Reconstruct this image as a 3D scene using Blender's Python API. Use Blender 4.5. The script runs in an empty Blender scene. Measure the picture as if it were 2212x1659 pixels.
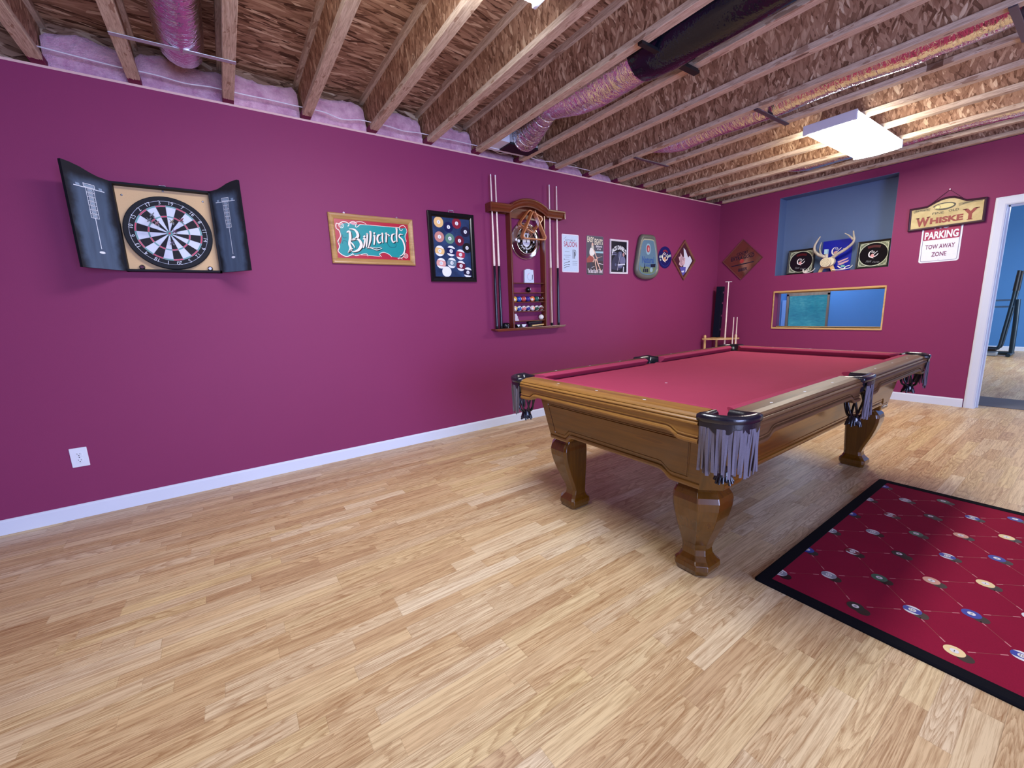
import bpy, bmesh, math, random
from mathutils import Vector, Matrix
random.seed(7)
PI = math.pi
sc = bpy.context.scene
COL = sc.collection

# ------------------------------------------------------------------ camera, world, light, exposure
cam_d = bpy.data.cameras.new('camera'); cam_d.sensor_width = 36.0; cam_d.lens = 888.15 / 2212 * 36
cam_d.clip_start = 0.02; cam_d.clip_end = 100
cam = bpy.data.objects.new('camera', cam_d); COL.objects.link(cam)
_R = ((0.56817382, 0.82207558, -0.03701700), (-0.12381907, 0.12987484, 0.98376897), (-0.81354001, 0.55436835, -0.17558012))
CAM = Vector((3.6, 0.0, 1.2006))
cam.matrix_world = Matrix(((_R[0][0], _R[1][0], -_R[2][0], CAM.x), (_R[0][1], _R[1][1], -_R[2][1], CAM.y),
                           (_R[0][2], _R[1][2], -_R[2][2], CAM.z), (0, 0, 0, 1)))
sc.camera = cam
sc.view_settings.view_transform = 'Standard'; sc.view_settings.look = 'None'
sc.view_settings.gamma = 1.0; sc.view_settings.use_curve_mapping = False
sc.view_settings.exposure = 0.30
sc.cycles.max_bounces = 10; sc.cycles.diffuse_bounces = 5; sc.cycles.glossy_bounces = 4
sc.cycles.use_denoising = True; sc.cycles.sample_clamp_indirect = 6.0
world = bpy.data.worlds.new('daylight'); sc.world = world; world.use_nodes = True
world.node_tree.nodes['Background'].inputs[0].default_value = (0.55, 0.70, 1.0, 1)
world.node_tree.nodes['Background'].inputs[1].default_value = 1.0
LAMP = 36.0          # radiance of the ceiling light diffusers

def area(name, loc, rot, sx, sy, power, color):
    l = bpy.data.lights.new(name, 'AREA'); l.shape = 'RECTANGLE'; l.size = sx; l.size_y = sy
    l.energy = power; l.color = color
    o = bpy.data.objects.new(name, l); COL.objects.link(o); o.location = loc; o.rotation_euler = rot
    return o
# daylight entering through the glazed openings in the right wall and the wall behind the camera
area('daylight_right_opening', (7.55, 0.6, 1.2), (0, PI / 2, 0), 2.0, 2.6, 300, (0.45, 0.55, 1.0))
area('daylight_back_opening', (2.6, -5.85, 1.2), (PI / 2, 0, PI), 2.6, 2.0, 60, (0.62, 0.72, 1.0))
area('added_next_room_light', (7.5, 10.5, 1.35), (0, PI / 2, 0), 1.5, 3.0, 260, (0.62, 0.78, 1.0))  # added fill lamp out of view, brightens the blue next room

# ------------------------------------------------------------------ helpers: meshes
def lin(c):
    return tuple((v / 12.92 if v <= 0.04045 else ((v + 0.055) / 1.055) ** 2.4) for v in c)
def hexc(h):
    return lin(tuple(int(h[i:i + 2], 16) / 255 for i in (0, 2, 4)))

class MB:
    """collects shapes into one mesh"""
    def __init__(s): s.v = []; s.f = []; s.m = []; s.sm = []
    def add(s, vs, fs, m=0, smooth=False):
        o = len(s.v); s.v += [tuple(p) for p in vs]
        for f in fs:
            s.f.append([i + o for i in f]); s.m.append(m); s.sm.append(smooth)
        return s
    def box(s, x0, x1, y0, y1, z0, z1, m=0):
        vs = [(x, y, z) for z in (z0, z1) for y in (y0, y1) for x in (x0, x1)]
        return s.add(vs, [(0, 2, 3, 1), (4, 5, 7, 6), (0, 1, 5, 4), (2, 6, 7, 3), (0, 4, 6, 2), (1, 3, 7, 5)], m)
    def prism(s, poly, z0, z1, m=0, mtop=None, fn=None):
        n = len(poly)
        a = sum(poly[i][0] * poly[(i + 1) % n][1] - poly[(i + 1) % n][0] * poly[i][1] for i in range(n))
        if a < 0: poly = poly[::-1]
        fn = fn or (lambda x, y, z: (x, y, z))
        vs = [fn(x, y, z0) for x, y in poly] + [fn(x, y, z1) for x, y in poly]
        s.add(vs, [tuple(range(n))[::-1]] + [(i, (i + 1) % n, (i + 1) % n + n, i + n) for i in range(n)], m)
        s.add(vs[n:], [tuple(range(n))], m if mtop is None else mtop)
        return s
    def face(s, pts, m=0): return s.add(pts, [tuple(range(len(pts)))], m)
    def loft(s, rings, m=0, caps=True, closed=True, smooth=False, loop=False):
        n = len(rings[0]); vs = [p for r in rings for p in r]; fs = []
        R = len(rings)
        for k in range(R if loop else R - 1):
            for i in range(n if closed else n - 1):
                a = k * n + i; b = k * n + (i + 1) % n; k2 = (k + 1) % R
                fs.append((a, b, k2 * n + (i + 1) % n, k2 * n + i))
        s.add(vs, fs, m, smooth)
        if caps and not loop:
            s.add(rings[0], [tuple(range(n))[::-1]], m); s.add(rings[-1], [tuple(range(n))], m)
        return s
    def tube(s, path, r, seg=8, m=0, caps=True, smooth=True, loop=False, jit=0.0):
        P = [Vector(p) for p in path]; n = len(P); rings = []; up = None
        for i in range(n):
            if loop: t = P[(i + 1) % n] - P[(i - 1) % n]
            else: t = (P[min(i + 1, n - 1)] - P[max(i - 1, 0)])
            t.normalize()
            if up is None:
                up = Vector((0, 0, 1)) if abs(t.z) < .9 else Vector((1, 0, 0))
            a = (up - t * up.dot(t)).normalized(); b = t.cross(a); up = a
            rr = r[i] if isinstance(r, (list, tuple)) else r
            rings.append([tuple(P[i] + (a * math.cos(2 * PI * k / seg) + b * math.sin(2 * PI * k / seg)) * rr * (1 + jit * (random.random() - .5))) for k in range(seg)])
        return s.loft(rings, m, caps, True, smooth, loop)
    def lathe(s, prof, seg=24, m=0, c=(0, 0, 0), axis='z', smooth=True):
        rings = []
        for r, h in prof:
            ring = []
            for k in range(seg):
                a = 2 * PI * k / seg; x, y = r * math.cos(a), r * math.sin(a)
                p = (x, y, h) if axis == 'z' else ((h, x, y) if axis == 'x' else (y, h, x))
                ring.append((p[0] + c[0], p[1] + c[1], p[2] + c[2]))
            rings.append(ring)
        return s.loft(rings, m, True, True, smooth)
    def disc(s, cx, cy, z, r, m=0, seg=32, ry=None):
        ry = ry or r
        return s.face([(cx + r * math.cos(2 * PI * k / seg), cy + ry * math.sin(2 * PI * k / seg), z) for k in range(seg)], m)
    def ring(s, cx, cy, z, r0, r1, m=0, seg=40, a0=0, a1=2 * PI):
        vs = []; fs = []
        for k in range(seg + 1):
            a = a0 + (a1 - a0) * k / seg
            vs += [(cx + r0 * math.cos(a), cy + r0 * math.sin(a), z), (cx + r1 * math.cos(a), cy + r1 * math.sin(a), z)]
        for k in range(seg): fs.append((2 * k, 2 * k + 1, 2 * k + 3, 2 * k + 2))
        return s.add(vs, fs, m)
    def rect(s, x0, x1, y0, y1, z, m=0):
        return s.face([(x0, y0, z), (x1, y0, z), (x1, y1, z), (x0, y1, z)], m)
    def stroke(s, pts, w, z, m=0):
        """flat ribbon through 2D points; w number or list"""
        n = len(pts); vs = []; fs = []
        if isinstance(w, (list, tuple)) and len(w) != n:
            m_ = len(w) - 1; t_ = [i * m_ / (n - 1) for i in range(n)]
            w = [w[min(int(q), m_ - 1)] + (w[min(int(q), m_ - 1) + 1] - w[min(int(q), m_ - 1)]) * (q - min(int(q), m_ - 1)) for q in t_]
        for i in range(n):
            ax, ay = pts[max(i - 1, 0)]; bx, by = pts[min(i + 1, n - 1)]
            dx, dy = bx - ax, by - ay; l = math.hypot(dx, dy) or 1
            ww = (w[i] if isinstance(w, (list, tuple)) else w) / 2
            nx, ny = -dy / l * ww, dx / l * ww
            x, y = pts[i]; vs += [(x + nx, y + ny, z), (x - nx, y - ny, z)]
        for i in range(n - 1): fs.append((2 * i + 1, 2 * i + 3, 2 * i + 2, 2 * i))
        return s.add(vs, fs, m)
    def text(s, txt, cx, cy, w, h, z, m=0, bold=0.0, shear=0.0, fn=None, depth=0.0):
        vs, fs = text_geo(txt, bold, shear)
        xs = [p[0] for p in vs]; ys = [p[1] for p in vs]
        x0, x1, y0, y1 = min(xs), max(xs), min(ys), max(ys)
        out = []
        for x, y in vs:
            u = (x - x0) / (x1 - x0) - .5; v = (y - y0) / (y1 - y0) - .5
            if w is None: ww = (x1 - x0) / (y1 - y0) * h
            else: ww = w
            q = (u * ww, v * h)
            if fn: q = fn(*q)
            out.append((cx + q[0], cy + q[1], z))
        return s.add(out, fs, m)
    def xf(s, M):
        s.v = [tuple(M @ Vector(p)) for p in s.v]; return s
    def build(s, name, mats, parent=None, bevel=0, seg=2, auto=True):
        me = bpy.data.meshes.new(name)
        me.from_pydata(s.v, [], s.f)
        if not isinstance(mats, (list, tuple)): mats = [mats]
        for mt in mats: me.materials.append(mt)
        me.polygons.foreach_set('material_index', s.m); me.polygons.foreach_set('use_smooth', s.sm)
        if auto:
            bm = bmesh.new(); bm.from_mesh(me); bmesh.ops.recalc_face_normals(bm, faces=bm.faces) if auto == 'recalc' else None
            if bevel:
                bmesh.ops.remove_doubles(bm, verts=bm.verts, dist=1e-5)
                es = [e for e in bm.edges if len(e.link_faces) == 2 and e.calc_face_angle(0) > 0.5]
                bmesh.ops.bevel(bm, geom=es, offset=bevel, segments=seg, affect='EDGES', profile=0.5, clamp_overlap=True)
            bm.to_mesh(me); bm.free()
        me.update()
        o = bpy.data.objects.new(name, me); COL.objects.link(o)
        if parent is not None: o.parent = parent
        return o

_tc = {}
def text_geo(txt, bold, shear):
    k = (txt, bold, shear)
    if k not in _tc:
        cu = bpy.data.curves.new('t', 'FONT'); cu.body = txt; cu.offset = bold; cu.shear = shear
        cu.resolution_u = 3
        ob = bpy.data.objects.new('t', cu); COL.objects.link(ob)
        dg = bpy.context.evaluated_depsgraph_get()
        me = bpy.data.meshes.new_from_object(ob.evaluated_get(dg))
        _tc[k] = ([(v.co.x, v.co.y) for v in me.vertices], [tuple(p.vertices) for p in me.polygons])
        bpy.data.objects.remove(ob); bpy.data.curves.remove(cu); bpy.data.meshes.remove(me)
    return _tc[k]

def empty(name, loc=(0, 0, 0), rot=(0, 0, 0)):
    o = bpy.data.objects.new(name, None); COL.objects.link(o); o.location = loc; o.rotation_euler = rot
    o.empty_display_size = 0.1
    return o
def tag(o, label, cat, group=None, kind=None):
    o['label'] = label; o['category'] = cat
    if group: o['group'] = group
    if kind: o['kind'] = kind
    return o
def thing(name, label, cat, loc=(0, 0, 0), rot=(0, 0, 0), group=None):
    return tag(empty(name, loc, rot), label, cat, group)
def struct(o): o['kind'] = 'structure'; return o
def dup(root, loc, label, rot=None):
    r = root.copy(); COL.objects.link(r); r.location = loc; r['label'] = label
    if rot is not None: r.rotation_euler = rot
    for ch in root.children:
        c = ch.copy(); COL.objects.link(c); c.parent = r
        for g in ch.children:
            d = g.copy(); COL.objects.link(d); d.parent = c
    return r
WL = (PI / 2, 0, PI / 2)      # frame on the left wall: X along the wall, Y up, Z into the room
WF = (PI / 2, 0, 0)           # frame on the far wall:  X to the right, Y up, Z into the room
def circ(cx, cy, r, n=24, ry=None, a0=0, a1=2 * PI, end=False):
    ry = ry or r
    return [(cx + r * math.cos(a0 + (a1 - a0) * k / n), cy + ry * math.sin(a0 + (a1 - a0) * k / n)) for k in range(n + (1 if end else 0))]
def rrect(x0, x1, y0, y1, r, n=5):
    p = []
    for cx, cy, a in ((x1 - r, y1 - r, 0), (x0 + r, y1 - r, PI / 2), (x0 + r, y0 + r, PI), (x1 - r, y0 + r, 1.5 * PI)):
        p += [(cx + r * math.cos(a + PI / 2 * k / n), cy + r * math.sin(a + PI / 2 * k / n)) for k in range(n + 1)]
    return p
def bez(pts, n=10):
    """Catmull-Rom through points (any dimension)"""
    out = []; N = len(pts)
    for i in range(N - 1):
        p0, p1, p2, p3 = pts[max(i - 1, 0)], pts[i], pts[i + 1], pts[min(i + 2, N - 1)]
        for k in range(n):
            t = k / n
            out.append(tuple(.5 * (2 * b + (c - a) * t + (2 * a - 5 * b + 4 * c - d) * t * t + (3 * b - a - 3 * c + d) * t ** 3) for a, b, c, d in zip(p0, p1, p2, p3)))
    out.append(tuple(pts[-1])); return out

# ------------------------------------------------------------------ helpers: materials
class NG:
    def __init__(s, name):
        s.mat = bpy.data.materials.new(name); s.mat.use_nodes = True; s.t = s.mat.node_tree
        s.b = s.t.nodes['Principled BSDF']
    def n(s, typ, **kw):
        nd = s.t.nodes.new(typ)
        for k, v in kw.items(): setattr(nd, k, v)
        return nd
    def put(s, sock, v):
        if isinstance(v, bpy.types.NodeSocket): s.t.links.new(v, sock)
        elif v is not None:
            if sock.type == 'RGBA' and len(v) == 3: v = (*v, 1)
            sock.default_value = v
    def m(s, op, a, b=None, c=None):
        nd = s.n('ShaderNodeMath', operation=op)
        s.put(nd.inputs[0], a)
        if b is not None: s.put(nd.inputs[1], b)
        if c is not None: s.put(nd.inputs[2], c)
        return nd.outputs[0]
    def mix(s, f, a, b, blend='MIX'):
        nd = s.n('ShaderNodeMix', data_type='RGBA', blend_type=blend)
        s.put(nd.inputs[0], f); s.put(nd.inputs[6], a); s.put(nd.inputs[7], b); return nd.outputs[2]
    def co(s, kind='Object'): return s.n('ShaderNodeTexCoord').outputs[kind]
    def sep(s, v):
        nd = s.n('ShaderNodeSeparateXYZ'); s.put(nd.inputs[0], v); return nd.outputs
    def comb(s, x, y, z=0.0):
        nd = s.n('ShaderNodeCombineXYZ'); s.put(nd.inputs[0], x); s.put(nd.inputs[1], y); s.put(nd.inputs[2], z); return nd.outputs[0]
    def mapg(s, v, scale=(1, 1, 1), rot=(0, 0, 0), loc=(0, 0, 0)):
        nd = s.n('ShaderNodeMapping'); s.put(nd.inputs[0], v); s.put(nd.inputs['Scale'], scale); s.put(nd.inputs['Rotation'], rot)
        s.put(nd.inputs['Location'], loc); return nd.outputs[0]
    def noise(s, v, sc_=5.0, det=3.0, rough=.5, dist=0.0):
        nd = s.n('ShaderNodeTexNoise'); s.put(nd.inputs['Vector'], v); s.put(nd.inputs['Scale'], sc_); s.put(nd.inputs['Detail'], det)
        s.put(nd.inputs['Roughness'], rough); s.put(nd.inputs['Distortion'], dist); return nd.outputs[0]
    def white(s, v):
        nd = s.n('ShaderNodeTexWhiteNoise', noise_dimensions='3D'); s.put(nd.inputs[0], v); return nd.outputs
    def vor(s, v, sc_=1.0, feat='F1'):
        nd = s.n('ShaderNodeTexVoronoi', feature=feat); s.put(nd.inputs['Vector'], v); s.put(nd.inputs['Scale'], sc_); return nd.outputs
    def ramp(s, f, stops):
        nd = s.n('ShaderNodeValToRGB'); e = nd.color_ramp.elements
        while len(e) < len(stops): e.new(0.5)
        for el, (p, c) in zip(e, stops): el.position = p; el.color = (*c, 1) if len(c) == 3 else c
        s.put(nd.inputs[0], f); return nd.outputs[0]
    def bump(s, h, strength=.2, dist=.01):
        nd = s.n('ShaderNodeBump'); s.put(nd.inputs['Strength'], strength); s.put(nd.inputs['Distance'], dist); s.put(nd.inputs['Height'], h)
        s.t.links.new(nd.outputs[0], s.b.inputs['Normal'])
    def fin(s, col=None, rough=.5, metal=0.0, spec=None, coat=None, emis=None, est=0.0, trans=None, sheen=None):
        B = s.b.inputs
        if col is not None: s.put(B['Base Color'], col)
        s.put(B['Roughness'], rough); s.put(B['Metallic'], metal)
        if spec is not None: s.put(B['Specular IOR Level'], spec)
        if coat is not None: s.put(B['Coat Weight'], coat); s.put(B['Coat Roughness'], 0.12)
        if emis is not None: s.put(B['Emission Color'], emis); s.put(B['Emission Strength'], est)
        if trans is not None: s.put(B['Transmission Weight'], trans)
        if sheen is not None: s.put(B['Sheen Weight'], sheen)
        return s.mat

_mc = {}
def ink(h, rough=.45, metal=0.0, var=0.06):
    k = (h, rough, metal)
    if k not in _mc:
        g = NG('paint_' + h); c = hexc(h)
        nz = g.noise(g.co(), 60.0, 2.0)
        col = g.mix(nz, tuple(v * (1 - var) for v in c), tuple(min(1, v * (1 + var)) for v in c))
        _mc[k] = g.fin(col, rough, metal)
    return _mc[k]

def mat_paint(name, c, rough=.55, bump=.12):
    g = NG(name); co = g.co()
    n1 = g.noise(co, 1.6, 3.0); n2 = g.noise(co, 260.0, 2.0)
    col = g.mix(g.m('MULTIPLY', n1, .5), c, tuple(v * .86 for v in c))
    g.bump(n2, bump, .002)
    return g.fin(col, rough, spec=.2)

def mat_osb(name, ax, flake=(.10, .024), light=1.0, along=0.0, spread=.6, soft=False):
    """oriented strand board; ax = the two object axes lying in the board"""
    g = NG(name); o = g.sep(g.co())
    rnd = g.n('ShaderNodeObjectInfo').outputs['Random']
    u = g.m('ADD', o[ax[0]], g.m('MULTIPLY', rnd, 17.3)); v = g.m('ADD', o[ax[1]], g.m('MULTIPLY', rnd, 9.1))
    warp = g.noise(g.comb(u, v, 0.0), 5.0, 2.0)
    base = g.comb(g.m('ADD', u, g.m('MULTIPLY', warp, .05)), g.m('ADD', v, g.m('MULTIPLY', warp, .03)), 0.0)
    cur = None
    stops = [(0.0, hexc('55392a')), (.12, hexc('80604a')), (.45, hexc('a58068')), (.75, hexc('b8967c')), (.92, hexc('dac0a2')), (1.0, hexc('eedcc4'))]
    if soft: stops = [(0.0, hexc('73533f')), (.12, hexc('906c54')), (.45, hexc('a9846a')), (.75, hexc('bb987c')), (.92, hexc('dac0a0')), (1.0, hexc('ead6ba'))]
    for k, a in enumerate((along - spread, along + spread * .9, along + .12)):
        nd = g.n('ShaderNodeVectorRotate', rotation_type='Z_AXIS'); g.put(nd.inputs[0], base); nd.inputs['Angle'].default_value = a
        p = g.mapg(nd.outputs[0], scale=(1 / flake[0], 1 / flake[1], 1), loc=(k * 3.7, k * 1.9, 0))
        vo = g.vor(p, 1.0); vc = g.sep(vo['Color']); r, r2 = vc[0], vc[1]
        fine = g.noise(g.mapg(p, scale=(1.2, 5, 1)), 1.0, 3.0)
        tone = g.m('ADD', g.m('MULTIPLY', r, .95), g.m('MULTIPLY', g.m('SUBTRACT', fine, .5), .35))
        tone = g.m('SUBTRACT', tone, g.m('MULTIPLY', g.m('GREATER_THAN', vo['Distance'], .62), .14))
        if cur is None: cur = (tone, r2)
        else:
            gt = g.m('GREATER_THAN', r2, cur[1])
            nt = g.m('ADD', g.m('MULTIPLY', tone, gt), g.m('MULTIPLY', cur[0], g.m('SUBTRACT', 1.0, gt)))
            cur = (nt, g.m('MAXIMUM', r2, cur[1]))
    col = g.ramp(cur[0], [(p, tuple(min(1, x * light) for x in c)) for p, c in stops])
    g.bump(cur[0], .25, .003)
    return g.fin(col, .75, spec=.2)

def mat_wood(name, c0, c1, axis=0, scale=1.0, rough=.4, coat=None, dark=None, spot=0.0, bump=.05):
    g = NG(name); o = list(g.sep(g.co()))
    rnd = g.n('ShaderNodeObjectInfo').outputs['Random']
    st = [60.0 * scale] * 3; st[axis] = 3.0 * scale
    xs = [g.m('MULTIPLY', g.m('ADD', o[i], g.m('MULTIPLY', rnd, 3.0 + i)), st[i]) for i in range(3)]
    v = g.comb(*xs)
    n1 = g.noise(v, 1.0, 4.0, .6, .6); n2 = g.noise(g.mapg(v, scale=(.25, .25, .25)), 1.0, 2.0, .5, .4)
    f = g.m('ADD', g.m('MULTIPLY', n1, .6), g.m('MULTIPLY', n2, .5))
    col = g.ramp(f, [(.3, c0), (.75, c1)])
    if dark: col = g.mix(g.m('MULTIPLY', g.m('GREATER_THAN', n1, .62), .5), col, dark)
    if bump: g.bump(n1, bump, .002)
    return g.fin(col, rough, coat=coat)

def mat_floor():
    g = NG('oak_strip_laminate'); o = g.sep(g.co())
    W = .066
    row = g.m('FLOOR', g.m('DIVIDE', o[0], W))
    rr = g.white(g.comb(row, 3.3, 0.0))[0]
    L = g.m('ADD', .34, g.m('MULTIPLY', rr, .30))
    yy = g.m('ADD', o[1], g.m('MULTIPLY', g.white(g.comb(row, 9.1, 2.0))[0], 5.0))
    cell = g.m('FLOOR', g.m('DIVIDE', yy, L))
    cr = g.white(g.comb(row, cell, 1.0)); tone = cr[0]; cc = g.sep(cr[1])
    fx = g.m('SUBTRACT', g.m('FRACT', g.m('DIVIDE', o[0], W)), .5)
    fy = g.m('FRACT', g.m('DIVIDE', yy, L))
    # grain: fine pores plus cathedral arches
    gx = g.m('ADD', o[0], g.m('MULTIPLY', cc[0], 7.0)); gy = g.m('ADD', o[1], g.m('MULTIPLY', cc[1], 11.0))
    fine = g.noise(g.comb(g.m('MULTIPLY', gx, 420.0), g.m('MULTIPLY', gy, 14.0), 0.0), 1.0, 3.0, .6, .3)
    streak = g.noise(g.comb(g.m('MULTIPLY', gx, 90.0), g.m('MULTIPLY', gy, 3.2), 0.0), 1.0, 3.0, .55, .8)
    wv = g.noise(g.comb(g.m('MULTIPLY', gx, 20.0), g.m('MULTIPLY', gy, 1.5), 0.0), 1.0, 0.0, .4, .1)
    arch = g.m('FRACT', g.m('ADD', g.m('MULTIPLY', wv, 15.0), g.m('MULTIPLY', fine, .7)))
    arch = g.m('MULTIPLY', g.m('POWER', arch, 2.2), g.m('GREATER_THAN', cc[2], .3))
    f = g.m('ADD', g.m('MULTIPLY', fine, .4), g.m('MULTIPLY', streak, .6))
    base = g.ramp(tone, [(0.0, hexc('ccac82')), (.15, hexc('d8ba8c')), (.5, hexc('dfc498')), (.62, hexc('e1c895')), (.7, hexc('e0c8a0')), (.9, hexc('e5cfa8')), (1.0, hexc('ead8b6'))])
    dk = g.mix(1.0, base, hexc('a88460'), 'MULTIPLY')
    col = g.mix(g.ramp(f, [(.44, (0, 0, 0)), (.68, (.8, .8, .8))]), base, dk)
    col = g.mix(g.m('MULTIPLY', arch, g.m('MULTIPLY', g.m('ADD', fine, .2), .85)), col, dk)
    seam = g.m('MAXIMUM', g.m('GREATER_THAN', g.m('ABSOLUTE', fx), .488), g.m('LESS_THAN', fy, .004))
    seam3 = g.m('LESS_THAN', g.m('FRACT', g.m('DIVIDE', o[0], W * 3)), .008)
    col = g.mix(g.m('MULTIPLY', seam, .22), col, hexc('7a5a38'))
    col = g.mix(g.m('MULTIPLY', seam3, .35), col, hexc('6a4a2c'))
    g.bump(f, .06, .001)
    return g.fin(col, g.m('ADD', .30, g.m('MULTIPLY', f, .12)), spec=.45)

def mat_foil(name, tint=(.90, .89, .93), rough=.13, scale=(30, 9, 9), strength=.75):
    g = NG(name); co = g.co()
    n1 = g.noise(g.mapg(co, scale=scale), 1.0, 3.0, .6, .8); n2 = g.noise(co, 55.0, 2.0)
    g.bump(g.m('ADD', n1, g.m('MULTIPLY', n2, .3)), strength, .012)
    return g.fin(tint, rough, 1.0)

def mat_fabric(name, c, sc_=900.0, var=.16, rough=.95, sheen=.0, spots=False):
    g = NG(name); co = g.co()
    n1 = g.noise(co, sc_, 2.0); n2 = g.noise(co, 6.0, 3.0)
    f = g.m('ADD', g.m('MULTIPLY', n1, .7), g.m('MULTIPLY', n2, .3))
    col = g.mix(f, tuple(v * (1 - var) for v in c), tuple(min(1, v * (1 + var)) for v in c))
    g.bump(n1, .15, .001)
    return g.fin(col, rough, spec=.15, sheen=sheen)

def mat_leather(name, c, rough=.32):
    g = NG(name); co = g.co()
    n1 = g.noise(co, 220.0, 3.0); n2 = g.noise(co, 25.0, 2.0)
    g.bump(g.m('ADD', n1, n2), .2, .002)
    return g.fin(g.mix(n2, c, tuple(v * 1.7 + .004 for v in c)), rough, spec=.6)

def mat_emit(name, c, strength):
    g = NG(name); n = g.noise(g.co(), 40.0, 1.0)
    return g.fin(g.mix(n, (.9, .9, .9), (.95, .95, .95)), .4, emis=c, est=strength)

def mat_glass(name, tint=(1, 1, 1)):
    g = NG(name); t = g.t
    tr = g.n('ShaderNodeBsdfTransparent'); g.put(tr.inputs[0], tint); gl = g.n('ShaderNodeBsdfGlossy'); gl.inputs['Roughness'].default_value = .03
    fr = g.n('ShaderNodeFresnel'); fr.inputs[0].default_value = 1.45
    mx = g.n('ShaderNodeMixShader'); t.links.new(fr.outputs[0], mx.inputs[0]); t.links.new(tr.outputs[0], mx.inputs[1]); t.links.new(gl.outputs[0], mx.inputs[2])
    t.links.new(mx.outputs[0], t.nodes['Material Output'].inputs[0]); return g.mat

MAROON = hexc('96386a')
M = {}
M['maroon'] = mat_paint('maroon_wall_paint', hexc('883460'))
M['blue'] = mat_paint('blue_wall_paint', hexc('5088c8'))
M['niche'] = mat_paint('slate_blue_niche_paint', hexc('5a7098'))
M['white'] = mat_paint('white_trim_paint', hexc('dce4f4'), .35, .03)
M['plate'] = mat_paint('white_plastic', hexc('e4eaf6'), .35, .02)
M['floor'] = mat_floor()
M['deck'] = mat_osb('osb_deck', (1, 0), (.15, .022), 1.08, 0.0, .25)
M['web'] = mat_osb('osb_web', (2, 0), (.072, .016), 1.14, .12, .4, True)
M['rim'] = mat_osb('osb_rim', (1, 2), (.13, .022), .8, 0.0, .3)
M['oak'] = mat_wood('honey_oak_finish', hexc('4a2c06'), hexc('845616'), 0, .8, .3, .5, hexc('4f2a0e'))
M['oaky'] = mat_wood('honey_oak_finish_long', hexc('4a2a06'), hexc('7c4e16'), 1, .8, .3, .5, hexc('4f2a0e'))
M['oakz'] = mat_wood('honey_oak_finish_upright', hexc('3e2404'), hexc('643c0a'), 2, .7, .22, .6, hexc('3f1c08'))
M['railx'] = mat_wood('worn_oak_rail', hexc('6e4414'), hexc('a67a3a'), 0, .9, .4, .2, hexc('6a3f18'))
M['raily'] = mat_wood('worn_oak_rail_long', hexc('3a2210'), hexc('6c4a2c'), 1, .9, .45, .05, hexc('5a3a1c'))
M['mahog'] = mat_wood('mahogany_stain', hexc('4a1a0c'), hexc('7a3418'), 1, 1.0, .35, .3)
M['mahogx'] = mat_wood('mahogany_stain_x', hexc('4a1a0c'), hexc('7a3418'), 0, 1.0, .35, .3)
M['pine'] = mat_wood('pale_pine', hexc('c49a5c'), hexc('e6c48a'), 1, .8, .4, .2)
M['tanwood'] = mat_wood('light_oak_trim', hexc('b88c52'), hexc('dcb87c'), 0, .8, .4, .2)
M['maple'] = mat_wood('maple_shaft', hexc('f0dace'), hexc('fff0e8'), 1, .5, .18, .3, bump=0)
M['goldwood'] = mat_wood('golden_oak_frame', hexc('8e6436'), hexc('c69c60'), 0, 1.2, .4, .2)
M['rackwood'] = mat_wood('orange_rack_wood', hexc('a4562c'), hexc('cc8450'), 0, .8, .35, .3)
M['felt'] = mat_fabric('red_table_cloth', hexc('9c3856'))
M['leather'] = mat_leather('black_leather', (.006, .006, .012), .22)
M['suede'] = mat_fabric('grey_suede_fringe', hexc('6c6670'), 500.0, .4)
M['black'] = ink('0c0c12', .5); M['matblack'] = mat_fabric('black_rug_binding', hexc('0b0b12'), 700.0, .4)
M['foil'] = mat_foil('foil_duct_jacket'); M['foilc'] = mat_foil('crinkled_foil', (.88, .9, .95), .18, (40, 40, 40), 1.0)
M['poly'] = mat_foil('black_poly_wrap', (.006, .008, .018), .08, (4, 10, 10), .35); M['poly'].node_tree.nodes['Principled BSDF'].inputs['Metallic'].default_value = 0
M['chrome'] = ink('dfe2ea', .08, 1.0, .02); M['steel'] = ink('b8bcc6', .35, .8)
M['galv'] = ink('c9ced8', .4, .5)
M['cable'] = ink('e6e0e8', .4)
M['insul'] = None
g = NG('pink_fibreglass'); n1 = g.noise(g.co(), 14.0, 5.0, .65); n2 = g.noise(g.co(), 90.0, 3.0, .7)
g.bump(g.m('ADD', n1, g.m('MULTIPLY', n2, .4)), .8, .03)
M['insul'] = g.fin(g.ramp(n1, [(.3, hexc('d090b0')), (.7, hexc('fcd0e0'))]), .95, spec=.05, sheen=.4)
def mat_flange(name, spray):
    g = NG(name); o = list(g.sep(g.co())); rnd = g.n('ShaderNodeObjectInfo').outputs['Random']
    x = g.m('ADD', o[0], g.m('MULTIPLY', rnd, 21.0))
    n = g.noise(g.comb(g.m('MULTIPLY', x, 9.0), g.m('MULTIPLY', o[1], 110.0), g.m('MULTIPLY', o[2], 110.0)), 1.0, 4.0, .6, 1.2)
    blot = g.noise(g.comb(g.m('MULTIPLY', x, 5.0), g.m('MULTIPLY', o[1], 14.0), g.m('MULTIPLY', o[2], 14.0)), 1.0, 3.0, .6)
    col = g.ramp(n, [(.3, hexc('ae947e')), (.55, hexc('d8c4ae')), (.75, hexc('e8dac8'))])
    col = g.mix(g.m('MULTIPLY', g.m('GREATER_THAN', blot, .62), .55), col, hexc('8a5c40'))
    knot = g.vor(g.comb(g.m('MULTIPLY', x, 2.2), g.m('MULTIPLY', o[1], 9.0), 0.0), 1.0)
    col = g.mix(g.m('MULTIPLY', g.m('LESS_THAN', knot['Distance'], .11), .8), col, hexc('5a3624'))
    # wall colour brushed onto the underside next to the wall
    if spray:
        edge = g.m('LESS_THAN', g.m('ADD', o[0], g.m('MULTIPLY', n, .05)), .085)
        col = g.mix(edge, col, hexc('7a2850'))
    return g.fin(col, .7, spec=.2)
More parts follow.
